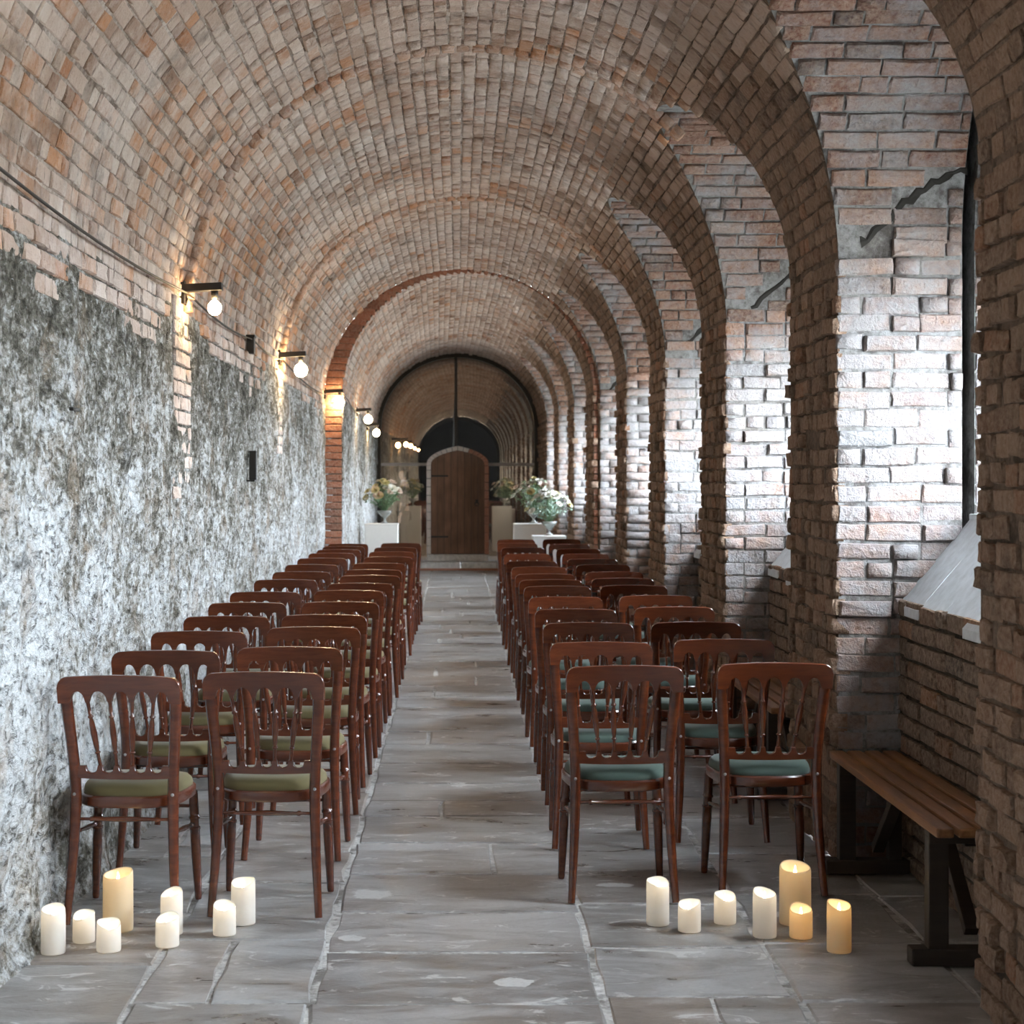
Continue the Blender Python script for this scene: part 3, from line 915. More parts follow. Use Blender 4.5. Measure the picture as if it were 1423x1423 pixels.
rows = [[Vector((x, -.10, z)) for x, z in A_], [Vector((x, -.10, z)) for x, z in B_], [Vector((x, .03, z)) for x, z in B_]]
v, f = grid_mesh(rows); m1.add(v, f)
m1.build('screen_frame', M['black'], gl)
m1 = MB(); m1.bar((cxe-.03, -.05, DSP+DAP+.0), (cxe-.03, -.05, ZS+vb(YE)-.05), .05, .06, .004, (0,1,0)); m1.build('mullion', M['black'], gl)
for (a, b) in ((xl(YE)+.07, -DW+.0), (DW, xr(YE)-.07)):
    m1 = MB(); m1.bar((a, -.04, 1.80), (b, -.04, 1.80), .05, .05, .004); m1.build('transom', M['steel'], gl)
    m1 = MB(); m1.bar((a, -.04, .06), (b, -.04, .06), .06, .10, .004); m1.build('bottom_rail', M['black'], gl)
# panes: each side light and the two halves of the lunette
def pane(pts, y=.0):
    link('glass_pane', mesh('glass_pane', [(x, y, z) for x, z in pts], [tuple(range(len(pts)))]), M['end_pane'], gl)
outer = end_prof(.04)
da = darch(DW-.01, DSP, DAP)
mid = cxe-.03
L_ = [p for p in outer if p[0] <= mid]; Rr = [p for p in outer if p[0] >= mid]
pane([p for p in L_ if p[1] < 1.80] + [(xl(YE)+.04, 1.80), (-DW+.01, 1.80), (-DW+.01, .02)])
pane([(DW-.01, .02), (DW-.01, 1.80), (xr(YE)-.04, 1.80)] + [p for p in Rr if p[1] < 1.80])
lo_d = [p for p in da if p[0] <= mid and p[1] >= 1.80]; hi_d = [p for p in da if p[0] >= mid and p[1] >= 1.80]
pane([(xl(YE)+.04, 1.80)] + [p for p in L_ if p[1] > 1.80] + [(mid, ZS+vb(YE)-.04)] + lo_d[::-1] + [(-DW+.02, 1.80)])
pane([(mid, ZS+vb(YE)-.04)] + [p for p in Rr if p[1] > 1.80] + [(xr(YE)-.04, 1.80), (DW-.02, 1.80)] + hi_d[::-1])
# dark room behind, its darkness painted in as black surfaces
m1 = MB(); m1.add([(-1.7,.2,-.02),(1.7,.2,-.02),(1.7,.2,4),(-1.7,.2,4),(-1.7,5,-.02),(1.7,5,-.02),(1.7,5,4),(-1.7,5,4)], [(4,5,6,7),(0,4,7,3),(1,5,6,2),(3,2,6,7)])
m1.build('dark_room_beyond', M['dark_fill'], gl)

dr = empty('door_1', (0, YE-.06, 0)); meta(dr, 'arched oak plank door in a pale stone surround at the tunnel end', kind='structure')
# surround: voussoirs and jamb blocks, each a stone
path = [(-DW, z) for z in np.arange(DZ0, DSP, .145)] + darch(DW, DSP, DAP, 16) + [(DW, z) for z in np.arange(DSP, DZ0, -.145)][1:] + [(DW, DZ0)]
ipath = []
IW = .07
for x, z in path:
    if z <= DSP: ipath.append((x*(1-IW/DW), z))
    else:
        ipath.append((x*(1-IW/DW), DSP+(z-DSP)*(1-IW/DAP)))
for i in range(len(path)-1):
    (x0, z0), (x1, z1) = path[i], path[i+1]; (a0, c0), (a1, c1) = ipath[i], ipath[i+1]
    g_ = .04
    def lerp(p, q, t_): return (p[0]+(q[0]-p[0])*t_, p[1]+(q[1]-p[1])*t_)
    q0, q1 = lerp((x0,z0),(x1,z1),g_), lerp((x0,z0),(x1,z1),1-g_)
    r0, r1 = lerp((a0,c0),(a1,c1),g_), lerp((a0,c0),(a1,c1),1-g_)
    yo = rng.uniform(-.006,.006)
    vs = [(p[0], -.10+yo, p[1]) for p in (q0,q1,r1,r0)] + [(p[0], .12, p[1]) for p in (q0,q1,r1,r0)]
    m1 = MB(); m1.add(vs, [(0,1,2,3),(7,6,5,4),(0,4,5,1),(1,5,6,2),(2,6,7,3),(3,7,4,0)])
    m1.build('surround_stone', M['stone'] if x0+x1 < .3 or z0 > DSP+.3 else M['red'], dr)
iw = DW-IW
npl = 8
for i in range(npl):
    x0 = -iw + 2*iw*i/npl + .004; x1 = -iw + 2*iw*(i+1)/npl - .004
    zt = lambda x: DSP + (DAP-IW)*(.72*max(0, 1-(x/iw)**2)**.375 + .28*(1-abs(x/iw)))
    xs = np.linspace(x0, x1, 6)
    m1 = MB(); m1.strip(list(xs), [DZ0+.01]*6, [zt(x)-.004 for x in xs], lambda x: .0, .05)
    o = m1.build('door_plank', M['door'], dr); o['rnd'] = [.1,.35,.0,.15,.05,.5,.8,.95][i]
m1 = MB(); m1.box((0, .05, (DZ0+DSP+.05)/2), (2*iw-.02, .02, DSP+.05-DZ0)); m1.build('door_backing', M['bench_leg'], dr)
m1 = MB(); m1.tube([(.33+.035*math.cos(a), -.045, 1.12+.035*math.sin(a)) for a in np.linspace(0, 2*math.pi, 17)], .008, 6, cap=False); m1.box((.33, -.035, 1.16), (.05,.02,.07), None, .004)
m1.build('ring_handle', M['black'], dr)
for z in (.55, 1.6):
    m1 = MB(); m1.bar((-iw+.01, -.032, z), (-iw+.30, -.032, z), .012, .03, .002); m1.build('strap_hinge', M['black'], dr)
m1 = MB(); m1.box((0, .0, .195), (1.06, .36, .11), None, .012); o = m1.build('threshold', M['step'], dr)

st = empty('trim_2', (0, 30.02, 0)); meta(st, 'low worn stone step in front of the oak door', kind='structure')
xs = [-1.2, -.62, .05, .66, 1.25]
for a, b in zip(xs[:-1], xs[1:]):
    m1 = MB(); m1.box(((a+b)/2, .10+rng.uniform(-.008,.008), .065), (b-a-.012, .62, .15), None, .014); m1.build('step_stone', M['step'], st)
m1 = MB(); m1.box((0, -.21, .012), (2.4, .02, .05), None, .004); m1.build('step_edge', M['red'], st)

# ------------------------------------------------------------------ chairs
def make_chair(pad_mat):
    root = empty('banquet_chair', (0, 0, 0)); wd = M['chair']
    sx = [-1, 1]
    # back posts run from foot to rail
    def post(s):
        P = [(.188,-.222,.0), (.183,-.208,.08), (.176,-.190,.2), (.171,-.176,.32), (.168,-.168,.43), (.170,-.170,.52), (.178,-.188,.64), (.187,-.212,.75), (.1895,-.228,.83)]
        pts = [(s*x, y, z) for x, y, z in P]
        a = [.0135,.0145,.017,.0185,.020,.0195,.0198,.0212,.0222]; b = [.0125,.0135,.0155,.017,.018,.016,.0145,.014,.0135]
        # resample smooth
        zs = np.linspace(0, .83, 26); Pz = [p[2] for p in P]
        X = np.interp(zs, Pz, [p[0] for p in pts]); Y = np.interp(zs, Pz, [p[1] for p in pts])
        for _ in range(2):
            X[1:-1] = (X[:-2]+2*X[1:-1]+X[2:])/4; Y[1:-1] = (Y[:-2]+2*Y[1:-1]+Y[2:])/4
        m = MB(); m.tube([(X[i], Y[i], zs[i]) for i in range(26)], list(np.interp(zs, Pz, a)), 10, list(np.interp(zs, Pz, b)), xdir=(1,0,0))
        # brass screw head on the outside of the seat joint
        return m
    for s in sx: post(s).build('back_post', wd, root, True, 50)
    for s in sx:
        m = MB(); m.lathe([(0,.0),(.006,.0),(.005,.003),(0,.0035)], 8)
        o = m.build('screw_cap', M['steel'], root, True); o.location = (s*.170, -.1865, .455); o.rotation_euler = (R(90), 0, 0)
    bow = lambda x: .022*(1-(x/.2)**2)         # concave towards the sitter
    # top rail: rounded ends, arcaded lower edge
    HW = .2100
    xs = np.unique(np.r_[np.linspace(-HW, HW, 121)])
    spt = [-.1135, -.038, .038, .1135]
    bounds = [-HW+.034] + spt + [HW-.034]
    zt, zb = [], []
    for x in xs:
        e = HW-abs(x); rc = .034
        z = .878 + .006*(1-(x/HW)**2)
        if e < rc: z -= rc - math.sqrt(max(0, rc*rc-(rc-e)**2))
        zt.append(z)
        if abs(x) > bounds[-1]: zb.append(.785)
        else:
            q = .787
            for a, b in zip(bounds[:-1], bounds[1:]):
                if a <= x <= b:
                    mid_ = (a+b)/2; h = (b-a)/2-.007; d_ = abs(x-mid_)
                    if d_ < h: q = .787 + .040*math.sqrt(1-(d_/h)**2)
            zb.append(q)
    m = MB(); m.strip(list(xs), zb, zt, lambda x: -.249+bow(x)+.0, .026)
    # lean the rail with the back
    m.v = [(x*(1-max(0, .845-z)*.13), y + (.83-z)*.16, z) for x, y, z in m.v]
    m.build('top_rail', wd, root, True, 35)
    # lower rail: cups between the spindle stubs
    HL = .162
    xs = np.linspace(-HL, HL, 111); bsp = [-.084, -.028, .028, .084]
    cups = [-.112, -.056, 0, .056, .112]
    zt, zb = [], []
    for x in xs:
        z = .556
        for c in cups:
            d_ = abs(x-c)
            if d_ < .0195: z = .549 - math.sqrt(max(0, .0195**2-d_*d_))*1.0
        zt.append(z); zb.append(.506+.006*(x/HL)**2)
    m = MB(); m.strip(list(xs), zb, zt, lambda x: -.178+bow(x)*.6, .022)
    m.build('lower_rail', wd, root, True, 35)
    # four turned spindles, fanned
    prof_ = [(0,.0065),(.10,.0065),(.18,.0062),(.195,.0062),(.205,.010),(.222,.010),(.232,.0065),(.30,.009),(.5,.0115),(.66,.0095),(.735,.0065),(.75,.010),(.768,.010),(.78,.0062),(.9,.0065),(1,.0075)]
    for a, b in zip(bsp, spt):
        p0 = Vector((a, -.178+bow(a)*.6, .552)); p1 = Vector((b, -.249+bow(b)+.005, .792))
        m = MB(); m.tube([p0.lerp(p1, t_) for t_, _ in prof_], [r_ for _, r_ in prof_], 8, xdir=(1,0,0)); m.build('spindle', wd, root, True, 60)
    # seat frame and pad: D shape, wider at the front
    def outline(off, n=44):
        pts = []
        for i in range(n):
            a = 2*math.pi*i/n; c, s_ = math.cos(a), math.sin(a)
            e = .62
            x = math.copysign(abs(c)**e, c); y = math.copysign(abs(s_)**e, s_)
            wx = (.190 + .020*y)
            pts.append((x*(wx-off), .01 + y*(.195-off)))
        return pts
    m = MB(); lv = [(0.004,.405),(0,.410),(0,.440),(.005,.446),(.022,.446)]; n = 44
    vs = []
    for off, z in lv: vs += [(x, y, z) for x, y in outline(off)]
    vs += [(x, y, .405) for x, y in outline(.03)]
    fs = []
    for i in range(len(lv)):
        for j in range(n): fs.append((i*n+j, i*n+(j+1) % n, (i+1)*n+(j+1) % n, (i+1)*n+j))
    for j in range(n): fs.append((5*n+j, 5*n+(j+1) % n, (j+1) % n, j))
    m.add(vs, fs); m.build('seat_frame', wd, root, True, 40)
    m = MB(); lv = [(.012,.436),(.010,.452),(.014,.468),(.026,.480),(.055,.488),(.10,.492),(.15,.494)]
    vs = []
    for off, z in lv: vs += [(x, y, z) for x, y in outline(off)]
    fs = []
    for i in range(len(lv)-1):
        for j in range(n): fs.append((i*n+j, i*n+(j+1) % n, (i+1)*n+(j+1) % n, (i+1)*n+j))
    fs.append(tuple(range((len(lv)-1)*n, len(lv)*n))); fs.append(tuple(range(n-1, -1, -1)))
    m.add(vs, fs); m.build('seat_pad', pad_mat, root, True)
    # turned front legs
    for s in sx:
        top = Vector((s*.172, .158, .41)); bot = Vector((s*.188, .178, 0))
        pr_ = [(0,.017),(.20,.018),(.23,.0175),(.235,.0205),(.255,.0205),(.26,.0165),(.33,.0165),(.335,.0205),(.355,.0205),(.36,.018),(.45,.0185),(.75,.016),(.93,.0135),(.97,.0135),(1,.0115)]
        m = MB(); m.tube([top.lerp(bot, t_) for t_, _ in pr_], [r_ for _, r_ in pr_], 10); m.build('leg', wd, root, True, 60)
    sp = [(0,.006),(.14,.006),(.15,.0095),(.175,.0095),(.185,.0065),(.5,.0105),(.815,.0065),(.825,.0095),(.85,.0095),(.86,.006),(1,.006)]
    def stretch(p, q):
        p, q = Vector(p), Vector(q); m = MB(); m.tube([p.lerp(q, t_) for t_, _ in sp], [r_ for _, r_ in sp], 8); m.build('stretcher', wd, root, True, 60)
    stretch((-.168,-.172,.365), (.168,-.172,.365)); stretch((-.172,.160,.352), (.172,.160,.352))
    for s in sx: stretch((s*.170,-.176,.318), (s*.176,.165,.285))
    for o in root.children:
        if o.name.startswith('screw'): o.location = (o.location.x*1.02, o.location.y, o.location.z*.985)
        else: o.data.transform(Matrix.Diagonal((1.02, 1.0, .985, 1)))
    return root

proto = {'olive': make_chair(M['olive']), 'teal': make_chair(M['teal'])}
used = {'olive': False, 'teal': False}
ORD = ['front','second','third','fourth','fifth','sixth','seventh','eighth','ninth','tenth','eleventh','twelfth','thirteenth','last']
tops = {
 'wall':  [940,905,878,857,838,823,806,795,785,776,769,764,759.5,756],
 'aisleL':[935,900,872,855,837,821,811,800,792,783,774,767,761,755],
 'aisleR':[926,893,866,847,830,815,806,798,788,780,770,761,755,750],
 'bench': [922,889,865,844,828,814,804,795,785,777,770,763,756.5,749.5]}
colx = {'wall': (-1.158,-1.150), 'aisleL': (-.675,-.60), 'aisleR': (.600,.640), 'bench': (1.125,1.165)}
cname = {'wall': 'from the candles, beside the limewashed wall', 'aisleL': 'from the candles, along the aisle\'s lamp side', 'aisleR': 'from the candles, along the aisle\'s bench side', 'bench': 'from the candles, beside the brick piers'}
for cn in ('wall','aisleL','aisleR','bench'):
    kind = 'olive' if cn in ('wall','aisleL') else 'teal'
    for i, ty in enumerate(tops[cn]):
        d = (H-.869)*F/(ty-YV)                      # depth of the rail
        if i > 0: d = max(d, dprev+.55)
        dprev = d
        y = d + .232
        x = colx[cn][0] + (colx[cn][1]-colx[cn][0])*i/13 + (rng.uniform(-.012,.012) if i > 1 else 0)
        if i == 0 and cn == 'bench': x += .042
        rz = R(rng.uniform(-2.5, 2.5)) if i > 0 else R({'wall': -3, 'aisleL': -2, 'aisleR': 2, 'bench': 1.5}[cn])
        if not used[kind]: o = proto[kind]; used[kind] = True
        else: o = copy_tree(proto[kind])
        o.location = (x, y, .003); o.rotation_euler = (0, 0, rz)
        pad = 'an olive pad' if kind == 'olive' else 'a teal pad'
        meta(o, 'spindle-back chair with %s, %s row %s' % (pad, ORD[i], cname[cn]), 'chair', 'spindle-back chairs set in four columns along the aisle')
        rv = rng.uniform(0, .55)
        if cn == 'bench' and i in (9, 10, 12, 7, 6): rv = 1.2  # shade put into the wood colour, along with varied finish
        for ch in o.children:
            if ch.name.split('.')[0] != 'seat_pad': ch['rnd'] = rv

# ------------------------------------------------------------------ candles
def candle(px0, px1, ptop, pbase, cream, label):
    wpx = px1-px0
    d = F*H/(pbase - wpx*.10 - YV)
    s = F/d; r = wpx/2/s; x = ((px0+px1)/2-XV)/s
    h = (pbase - wpx*.10 - ptop)/s - r*.02
    root = empty('pillar_candle', (x, d, .002)); meta(root, label, 'candle', 'pillar candles on the floor in front of the chairs')
    n = 28; vs = []; ph = rng.uniform(0, 6); tw = rng.uniform(-.5, .7)
    dip = lambda a: -.022*(.5+.5*math.cos(a + math.pi/2 + tw))**1.3 - .005*(.5+.5*math.cos(2*a+ph))   # lower towards the viewer
    lv = []
    for k, (rr, z, dp) in enumerate([(r*.97,0,0),(r,.004,0),(r,h*.3,0),(r*.995,h*.6,0),(r*.99,h-.035,0),(r*.975,h-.004,1),(r*.93,h,1),(r*.86,h-.004,1),(r*.82,h-.035,.4),(r*.6,h-.050,0),(.003,h-.052,0)]):
        for j in range(n):
            a = 2*math.pi*j/n
            vs.append((rr*math.cos(a), rr*math.sin(a), z + dp*dip(a)))
    fs = [tuple(range(n-1,-1,-1))]
    for i in range(10):
        for j in range(n): fs.append((i*n+j, i*n+(j+1) % n, (i+1)*n+(j+1) % n, (i+1)*n+j))
    fs.append(tuple(range(10*n, 11*n)))
    m = MB(); m.add(vs, fs); m.build('wax_body', M['wax_cream'] if cream else M['wax'], root, True)
    m = MB(); m.lathe([(.0,-.054),(.0035,-.052),(.0055,-.040),(.0045,-.030),(.0025,-.020),(.0004,-.012)], 10, (0,0,h+.002)); m.build('flame', M['flame'], root, True)
    return root
candle(57, 91, 1258, 1328, 0, 'tall white pillar candle standing nearest the limewashed wall')
candle(101, 132, 1265, 1312, 0, 'short white candle just behind the gap between the wall-side tall candle and its neighbour')
candle(134, 168, 1277, 1325, 0, 'short white candle in front of the big cream candle by the wall')
candle(143, 185, 1208, 1297, 1, 'big cream pillar candle under the wall column front chair')
candle(223, 254, 1235, 1301, 0, 'medium white candle hidden partly by a shorter candle between two chairs')
candle(216, 249, 1270, 1318, 0, 'short white candle overlapping a taller one between two chairs')
candle(296, 328, 1253, 1302, 0, 'short white candle before the lamp-side aisle chair foot')
candle(321, 355, 1220, 1287, 0, 'medium white candle behind the short one by the lamp-side aisle chair')
candle(898, 930, 1220, 1288, 0, 'tall white candle nearest the aisle on the bench side')
candle(942, 974, 1250, 1297, 0, 'short white candle, second from the aisle on the bench side')
candle(992, 1023, 1239, 1286, 0, 'short white candle set back in front of the pier-column chair')
candle(1046, 1079, 1235, 1305, 0, 'tall white candle beside the big amber-lit candle')
candle(1083, 1127, 1199, 1288, 1, 'big amber-lit candle, largest of the bench-side group')
candle(1097, 1129, 1257, 1306, 1, 'short amber-lit candle in front of the big amber-lit candle')
candle(1149, 1183, 1251, 1326, 1, 'tall amber-lit candle nearest the bench')

# ------------------------------------------------------------------ benches
def bench(y0, y1, label):
    root = empty('slatted_bench', (1.62, (y0+y1)/2, 0)); meta(root, label, 'bench', 'slatted oak benches in the niches')
    L = y1-y0
    xs = [1.487+.035-1.62+.071*i for i in range(4)]
    for x in xs:
        m = MB(); m.box((x, 0, .447), (.056, L, .030), None, .007); m.build('seat_slat', M['bench'], root)
    for s in (-1, 1):
        yl = s*(L/2-.14)
        m = MB(); m.box((-.088, yl, .215), (.065, .055, .40), None, .004); m.build('leg', M['bench_leg'], root)
        m = MB(); m.box((.10, yl, .215), (.05, .055, .40), None, .004); m.build('leg', M['bench_leg'], root)
        m = MB(); m.box((-.01, yl, .03), (.33, .07, .055), None, .006); m.build('foot', M['bench_leg'], root)
        m = MB(); m.box((.015, yl, .412), (.27, .06, .04), None, .004); m.build('bearer', M['bench_leg'], root)
        m = MB(); m.bar((.03, yl-s*.02, .10), (.03, yl-s*.42, .425), .045, .035, .003); m.build('brace', M['bench_leg'], root)
    m = MB(); m.box((.03, 0, .40), (.05, L-.3, .05), None, .004); m.build('rail', M['bench_leg'], root)
bench(5.50, 7.09, 'slatted oak bench in the nearest niche against the low brick wall')
bench(8.40, 10.05, 'slatted oak bench in the second niche, glimpsed through the chair backs')

# ------------------------------------------------------------------ lamps and cable on the left wall
def lamp(y, z, arm, globe, label):
    x0 = xl(y)
    root = empty('wall_lamp', (x0, y, z)); meta(root, label, 'lamp', 'bracket lamps along the limewashed wall')
    m = MB(); m.box((.012, 0, .0), (.03, .06, .12), None, .005); m.build('wall_plate', M['black'], root)
    m = MB(); m.bar((.0, 0, .02), (arm+.03, 0, .03), .07, .040, .004); m.build('bracket_arm', M['black'], root)
    m = MB(); m.lathe([(.0,.0),(.018,.0),(.020,-.02),(.017,-.045),(.0,-.046)], 12, (arm-.01, 0, .012)); m.build('lamp_holder', M['black'], root, True)
    r = globe; m = MB(); c = -.036-r*1.25
    pr_ = [(.002,-.040),(.014,-.042),(.016,-.055)] + [(r*math.sin(a), .0+c+r*1.05*math.cos(a)) for a in np.linspace(.35, math.pi-.02, 10)]
    m.lathe(pr_, 14, (arm-.01, 0, .0)); m.build('bulb', M['bulb'], root, True)
    m = MB(); m.tube([(.02,.03,-.0),(.03,.05,-.03),(.025,.03,-.06),(.02,.0,-.04)], .006, 6); m.build('cable_loop', M['cable'], root, True)
names = ['wall lamp outside the frame nearest the viewer', 'wall lamp with a small drop bulb, largest in view', 'wall lamp with a round globe bulb beyond the junction box', 'wall lamp at the edge of the red brick rib', 'wall lamp just past the red brick rib', 'wall lamp closest to the glass screen']
for (y, z, arm, gb), nm in zip([(4.3,2.55,.19,.034), (9.14,2.52,.19,.036), (14.06,2.52,.20,.052), (18.95,2.47,.18,.05), (22.3,2.40,.17,.05), (25.8,2.32,.16,.05)], names):
    lamp(y, z, arm, gb, nm)
pts = []
anch = [(Y0+.1,2.54),(4.3,2.535),(9.14,2.51),(12.0,2.50),(14.06,2.50),(18.95,2.45),(19.1,2.44),(22.3,2.38),(25.8,2.30),(30.3,2.22)]
for (ya, za), (yb, zb) in zip(anch[:-1], anch[1:]):
    n = max(2, int((yb-ya)/.35))
    for i in range(n):
        t_ = i/n; sag = .05*math.sin(math.pi*t_)*min(1, (yb-ya)/4)
        y = ya+(yb-ya)*t_; z = za+(zb-za)*t_-sag
        if abs(y-19.03) < .12: x = -1.22
        else:
            x = (xl(y) if z < ZS else vpt(y, math.pi-th_at_z(y, z)).x) + .046
        pts.append((x, y, z))
m = MB(); m.tube(pts, .006, 7); o = m.build('festoon_cable', M['cable'], None, True); meta(o, 'dark twisted cable looping along the wall from lamp to lamp', 'cable')
root = empty('junction_box', (xl(11.95)+.02, 11.95, 2.455)); meta(root, 'small black junction box hanging on the cable between two lamps', 'box')
m = MB(); m.box((.02, 0, 0), (.05, .09, .11), None, .006); m.build('box_body', M['black'], root)
m = MB(); m.box((.02, 0, .063), (.06, .10, .018), None, .004); m.build('box_lid', M['black'], root)
root = empty('wall_conduit', (xl(12)+.03, 12.05, 1.645)); meta(root, 'short black upright conduit box fixed to the limewashed wall', 'conduit')
m = MB(); m.box((.012, 0, .0), (.05, .05, .20), None, .006); m.build('conduit_cover', M['black'], root)
m = MB(); m.box((.0, 0, -.105), (.06, .12, .012), None, .003); m.build('conduit_foot', M['black'], root)
root = empty('wall_slot', (xl(6.5)+.02, 6.5, 1.81)); meta(root, 'small dark slot in the wall above the chairs, built as a bar', 'slot')
m = MB(); m.bar((.01, -.06, .0), (.01, .06, .0), .012, .012, .002); m.bar((-.03, -.055, .0), (.016, -.055, .0), .012, .012, .002); m.bar((-.03, .055, .0), (.016, .055, .0), .012, .012, .002); m.build('slot_bar', M['black'], root)  # dark slot in the wall shown by added black bars

# ------------------------------------------------------------------ plinths and flowers
def plinth(x, y, wd, h, label):
    root = empty('plinth', (x, y, 0)); meta(root, label, 'plinth', 'white plinths before the glass screen')
    m = MB(); m.box((0,0,h/2-.005), (wd, wd, h-.012), None, .006); m.build('plinth_body', M['white'], root)
    m = MB(); m.box((0,0,h-.012), (wd+.008, wd+.008, .022), None, .004); m.build('plinth_top', M['white'], root)
bloom_me = {}
def bloom(mat):
    if mat.name not in bloom_me:
        m = MB(); n = 9
        for ring, (nr, tilt, sz) in enumerate([(5, .25, .6), (7, .7, .85), (9, 1.15, 1.0)]):
            for j in range(nr):
                a = 2*math.pi*j/nr + ring*.4
                dirv = Vector((math.cos(a)*math.sin(tilt), math.sin(a)*math.sin(tilt), math.cos(tilt)))
                side = Vector((-math.sin(a), math.cos(a), 0)); 
                b_ = Vector((0,0,-.3)); c_ = b_ + dirv*sz*.8; t_ = b_ + dirv*sz*1.15
                m.add([b_, c_+side*.42*sz, t_+side*.2*sz, t_-side*.2*sz, c_-side*.42*sz], [(0,1,2,3,4)])
        bloom_me[mat.name] = m.me('bloom'); bloom_me[mat.name].materials.append(mat)
    return bloom_me[mat.name]
def flowers(x, y, z, wd, hh, label, leaf):
    root = empty('flower_arrangement', (x, y, z)); meta(root, label, 'flowers', 'flower arrangements on the plinths')
    m = MB(); m.lathe([(0,.002),(.055,.002),(.06,.008),(.035,.02),(.014,.045),(.018,.07),(.05,.10),(.085,.135),(.10,.17),(.092,.17),(.075,.135),(.04,.105),(.0,.10)], 18); m.build('footed_vase', M['vase'], root, True)
    # stems
    m = MB(); tips = []
    for i in range(46):
        a = rng.uniform(0, 2*math.pi); e = rng.uniform(.05, 1.0)
        tip = Vector((math.cos(a)*wd/2*math.sin(e*1.5), math.sin(a)*wd/2*.8*math.sin(e*1.5), .17 + hh*(.25+.75*math.cos(e*1.35))*rng.uniform(.75, 1.05)))
        tips.append(tip); m.tube([(0,0,.14), (tip.x*.45, tip.y*.45, .14+(tip.z-.14)*.6), tip], .0028, 4)
    m.build('stems', M['leaf'], root)
    m = MB()
    for tip in tips:
        for q in range(7):
            t_ = rng.uniform(.45, 1.1); c_ = Vector((tip.x*t_, tip.y*t_, .14+(tip.z-.14)*t_)) + Vector((rng.uniform(-.03,.03), rng.uniform(-.03,.03), rng.uniform(-.03,.03)))
            dv = Vector((rng.uniform(-1,1), rng.uniform(-1,1), rng.uniform(-.4,1))).normalized(); sd = dv.orthogonal().normalized()
            l_ = rng.uniform(.03, .06); wd_ = l_*.24
            m.add([c_, c_+dv*l_*.5+sd*wd_, c_+dv*l_, c_+dv*l_*.5-sd*wd_], [(0,1,2,3)])
    o = m.build('foliage', leaf, root); o['kind'] = 'stuff'
    for i in range(26):
        tip = tips[i]; mt = M[rng.choice(['petal_w','petal_w','petal_w','petal_y','petal_y','petal_p'] if leaf is M['leaf'] else ['petal_w','petal_w','petal_y'])]
        o = bpy.data.objects.new('bloom', bloom(mt)); COL.objects.link(o); o.parent = root
        o.location = tip*1.06; s_ = rng.uniform(.036, .065); o.scale = (s_,)*3
        o.rotation_euler = Vector((tip.x, tip.y-.10, .25)).to_track_quat('Z','Y').to_euler()
plinth(-1.0, 23.2, .43, .965, 'white plinth by the limewashed wall left of the door'); flowers(-.96, 23.2, .965, .48, .36, 'cream and blush flowers in a vase on the wall-side plinth', M['leaf'])
plinth(.945, 23.2, .42, .965, 'white plinth farther from the viewer beyond the chair columns'); flowers(1.0, 23.2, .965, .54, .38, 'white and yellow roses in a vase on the farther plinth', M['leaf'])
plinth(1.095, 21.2, .39, .87, 'white plinth standing just behind the last pier-side chair'); flowers(1.10, 21.2, .87, .52, .33, 'silver-green and white flowers in a footed vase on the closer plinth', M['leaf2'])

# ------------------------------------------------------------------ person seen dimly behind the glass
def skin_mesh(name, verts, edges, radii, root_i=0, sub=1):
    me = bpy.data.meshes.new(name); me.from_pydata(verts, edges, []); o = bpy.data.objects.new(name, me); COL.objects.link(o)
    o.modifiers.new('skin', 'SKIN').use_smooth_shade = True
    o.modifiers.new('sub', 'SUBSURF').levels = sub
    for i, r_ in enumerate(radii):
        sv = me.skin_vertices[0].data[i]; sv.radius = (r_, r_) if not hasattr(r_, '__len__') else r_
        sv.use_root = (i == root_i)
    dg = bpy.context.evaluated_depsgraph_get(); nm = bpy.data.meshes.new_from_object(o.evaluated_get(dg))
    bpy.data.objects.remove(o); bpy.data.meshes.remove(me); nm.name = name
    nm.polygons.foreach_set('use_smooth', [True]*len(nm.polygons))
    nm.materials.clear()
    return nm
M['skin'] = plain('skin', (.52,.34,.25), .5, .4, nz=.08); M['suit'] = plain('dark_suit', (.018,.017,.018), .8, .2); M['shirt'] = plain('white_shirt', (.75,.75,.73), .8, .2); M['hair'] = plain('dark_hair', (.03,.02,.015), .6, .3)
pr_ = empty('person', (-1.02, 33.6, -.02), R(0)); meta(pr_, 'person in a dark suit and hat, white collar, standing side-on behind the glass', 'person')
V_ = [(0,0,.95)]; E_ = []; Rr_ = [(.13,.10)]
def ad(p, par, r_): V_.append(p); E_.append((par, len(V_)-1)); Rr_.append(r_); return len(V_)-1
w1 = ad((0,0,1.12), 0, (.115,.095)); c1 = ad((0,.0,1.30), w1, (.14,.10)); sh = ad((.005,0,1.44), c1, (.11,.085)); nk = ad((-.005,0,1.53), sh, .050); jw = ad((-.03,0,1.60), nk, .066); hd = ad((-.018,0,1.68), jw, .088); tp = ad((-.008,0,1.74), hd, .066)
ad((-.105,0,1.655), hd, .016)        # nose
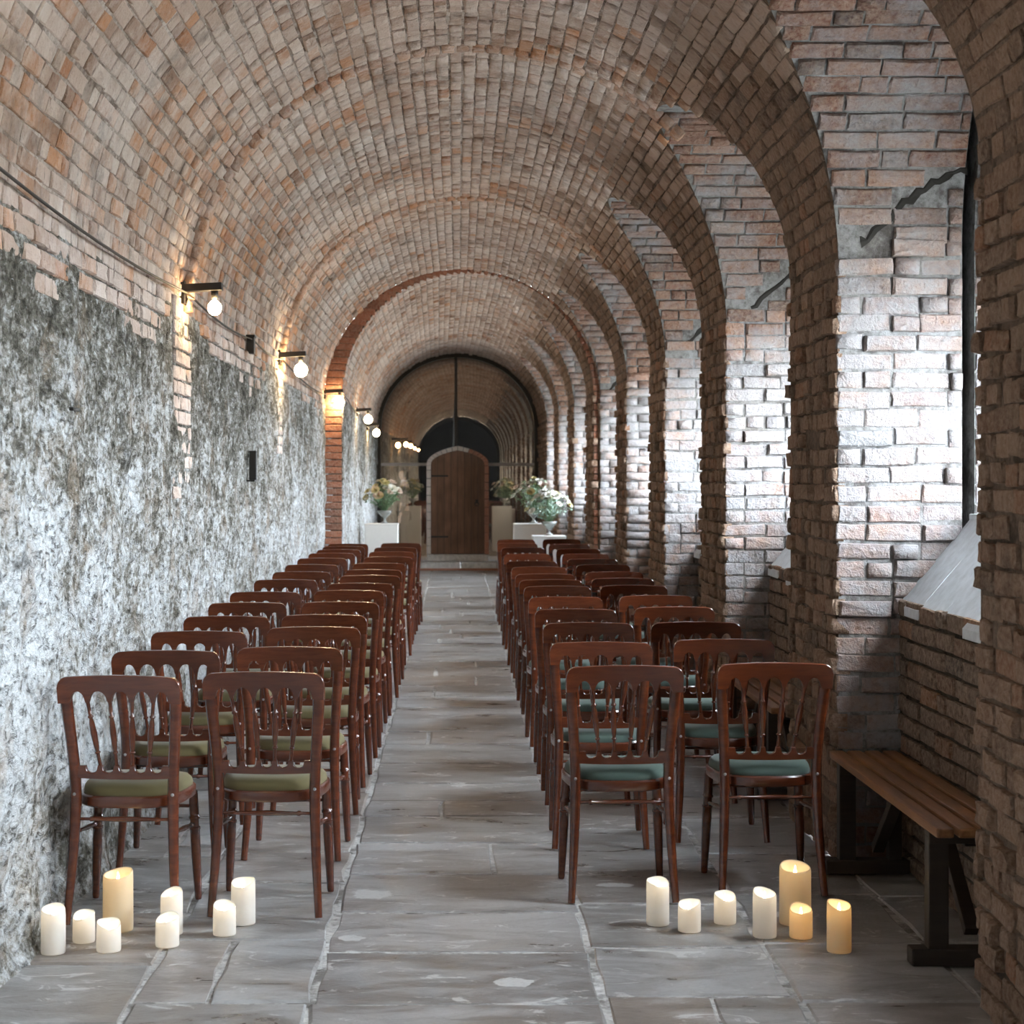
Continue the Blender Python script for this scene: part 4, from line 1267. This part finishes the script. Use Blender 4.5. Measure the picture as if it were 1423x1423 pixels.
for s_ in (-1, 1):
    a1 = ad((.01, s_*.17, 1.42), sh, .052); el = ad((.03, s_*.215, 1.14), a1, .040); wr_ = ad((-.05, s_*.21, .92), el, .027); pm = ad((-.075, s_*.205, .845), wr_, (.030,.016))
    for q, (dx_, L_) in enumerate(((-.026,.068),(-.009,.078),(.009,.072),(.024,.056))):
        k1 = ad((-.085+dx_, s_*.205, .80), pm, .009); k2 = ad((-.088+dx_, s_*.198, .80-L_*.55), k1, .008); ad((-.083+dx_, s_*.188, .80-L_), k2, .007)
    t1 = ad((-.11, s_*.195, .855), pm, .010); ad((-.125, s_*.188, .815), t1, .008)
    hp = ad((0, s_*.09, .88), 0, .085); kn = ad((-.01, s_*.10, .49), hp, .055); an_ = ad((.01, s_*.10, .09), kn, .036); ad((-.13, s_*.105, .03), an_, .032)
    ad((.0, s_*.085, 1.66), hd, .018)  # ear
bm_ = skin_mesh('body', V_, E_, Rr_); link('body', bm_, M['skin'], pr_)
def cl(name, keep, grow, mat):
    idx = {k: i for i, k in enumerate(keep)}
    me = skin_mesh(name, [V_[k] for k in keep], [(idx[a], idx[b]) for a, b in E_ if a in idx and b in idx], [tuple((np.array(Rr_[k])*np.ones(2)+grow).tolist()) for k in keep])
    link(name, me, mat, pr_)
arm = [i for i, v in enumerate(V_) if abs(v[1]) > .16 and v[2] > .90]
cl('jacket', [0, w1, c1, sh]+arm, .014, M['suit'])
leg = [i for i, v in enumerate(V_) if v[2] < .9 and abs(v[1]) < .12]
cl('trousers', [0]+leg, .014, M['suit'])
m = MB(); m.lathe([(.060,1.49),(.066,1.50),(.060,1.545),(.054,1.545)], 14, (-.003,0,0)); m.build('shirt_collar', M['shirt'], pr_, True)
m = MB(); m.lathe([(.0,1.83),(.06,1.83),(.085,1.80),(.094,1.735),(.155,1.728),(.158,1.720),(.09,1.722),(.0,1.722)], 20, (-.012,0,0)); m.build('hat', M['suit'], pr_, True)
m = MB(); m.lathe([(.088,1.60),(.094,1.66),(.093,1.73)], 14, (.012,0,0)); m.v = [v for v in m.v]; m.f = [f for f in m.f if sum(m.v[i][0] for i in f)/4 > .01]; m.build('hair', M['hair'], pr_, True)
for s_ in (-1, 1):
    m = MB(); m.lathe([(0,-.009),(.009,0),(0,.009)], 8, (-.097, s_*.032, 1.682)); m.build('eye', M['hair'], pr_, True)
m = MB(); m.bar((-.099,-.022,1.612), (-.099,.022,1.612), .012, .010, .003); m.build('mouth', M['petal_p'], pr_)
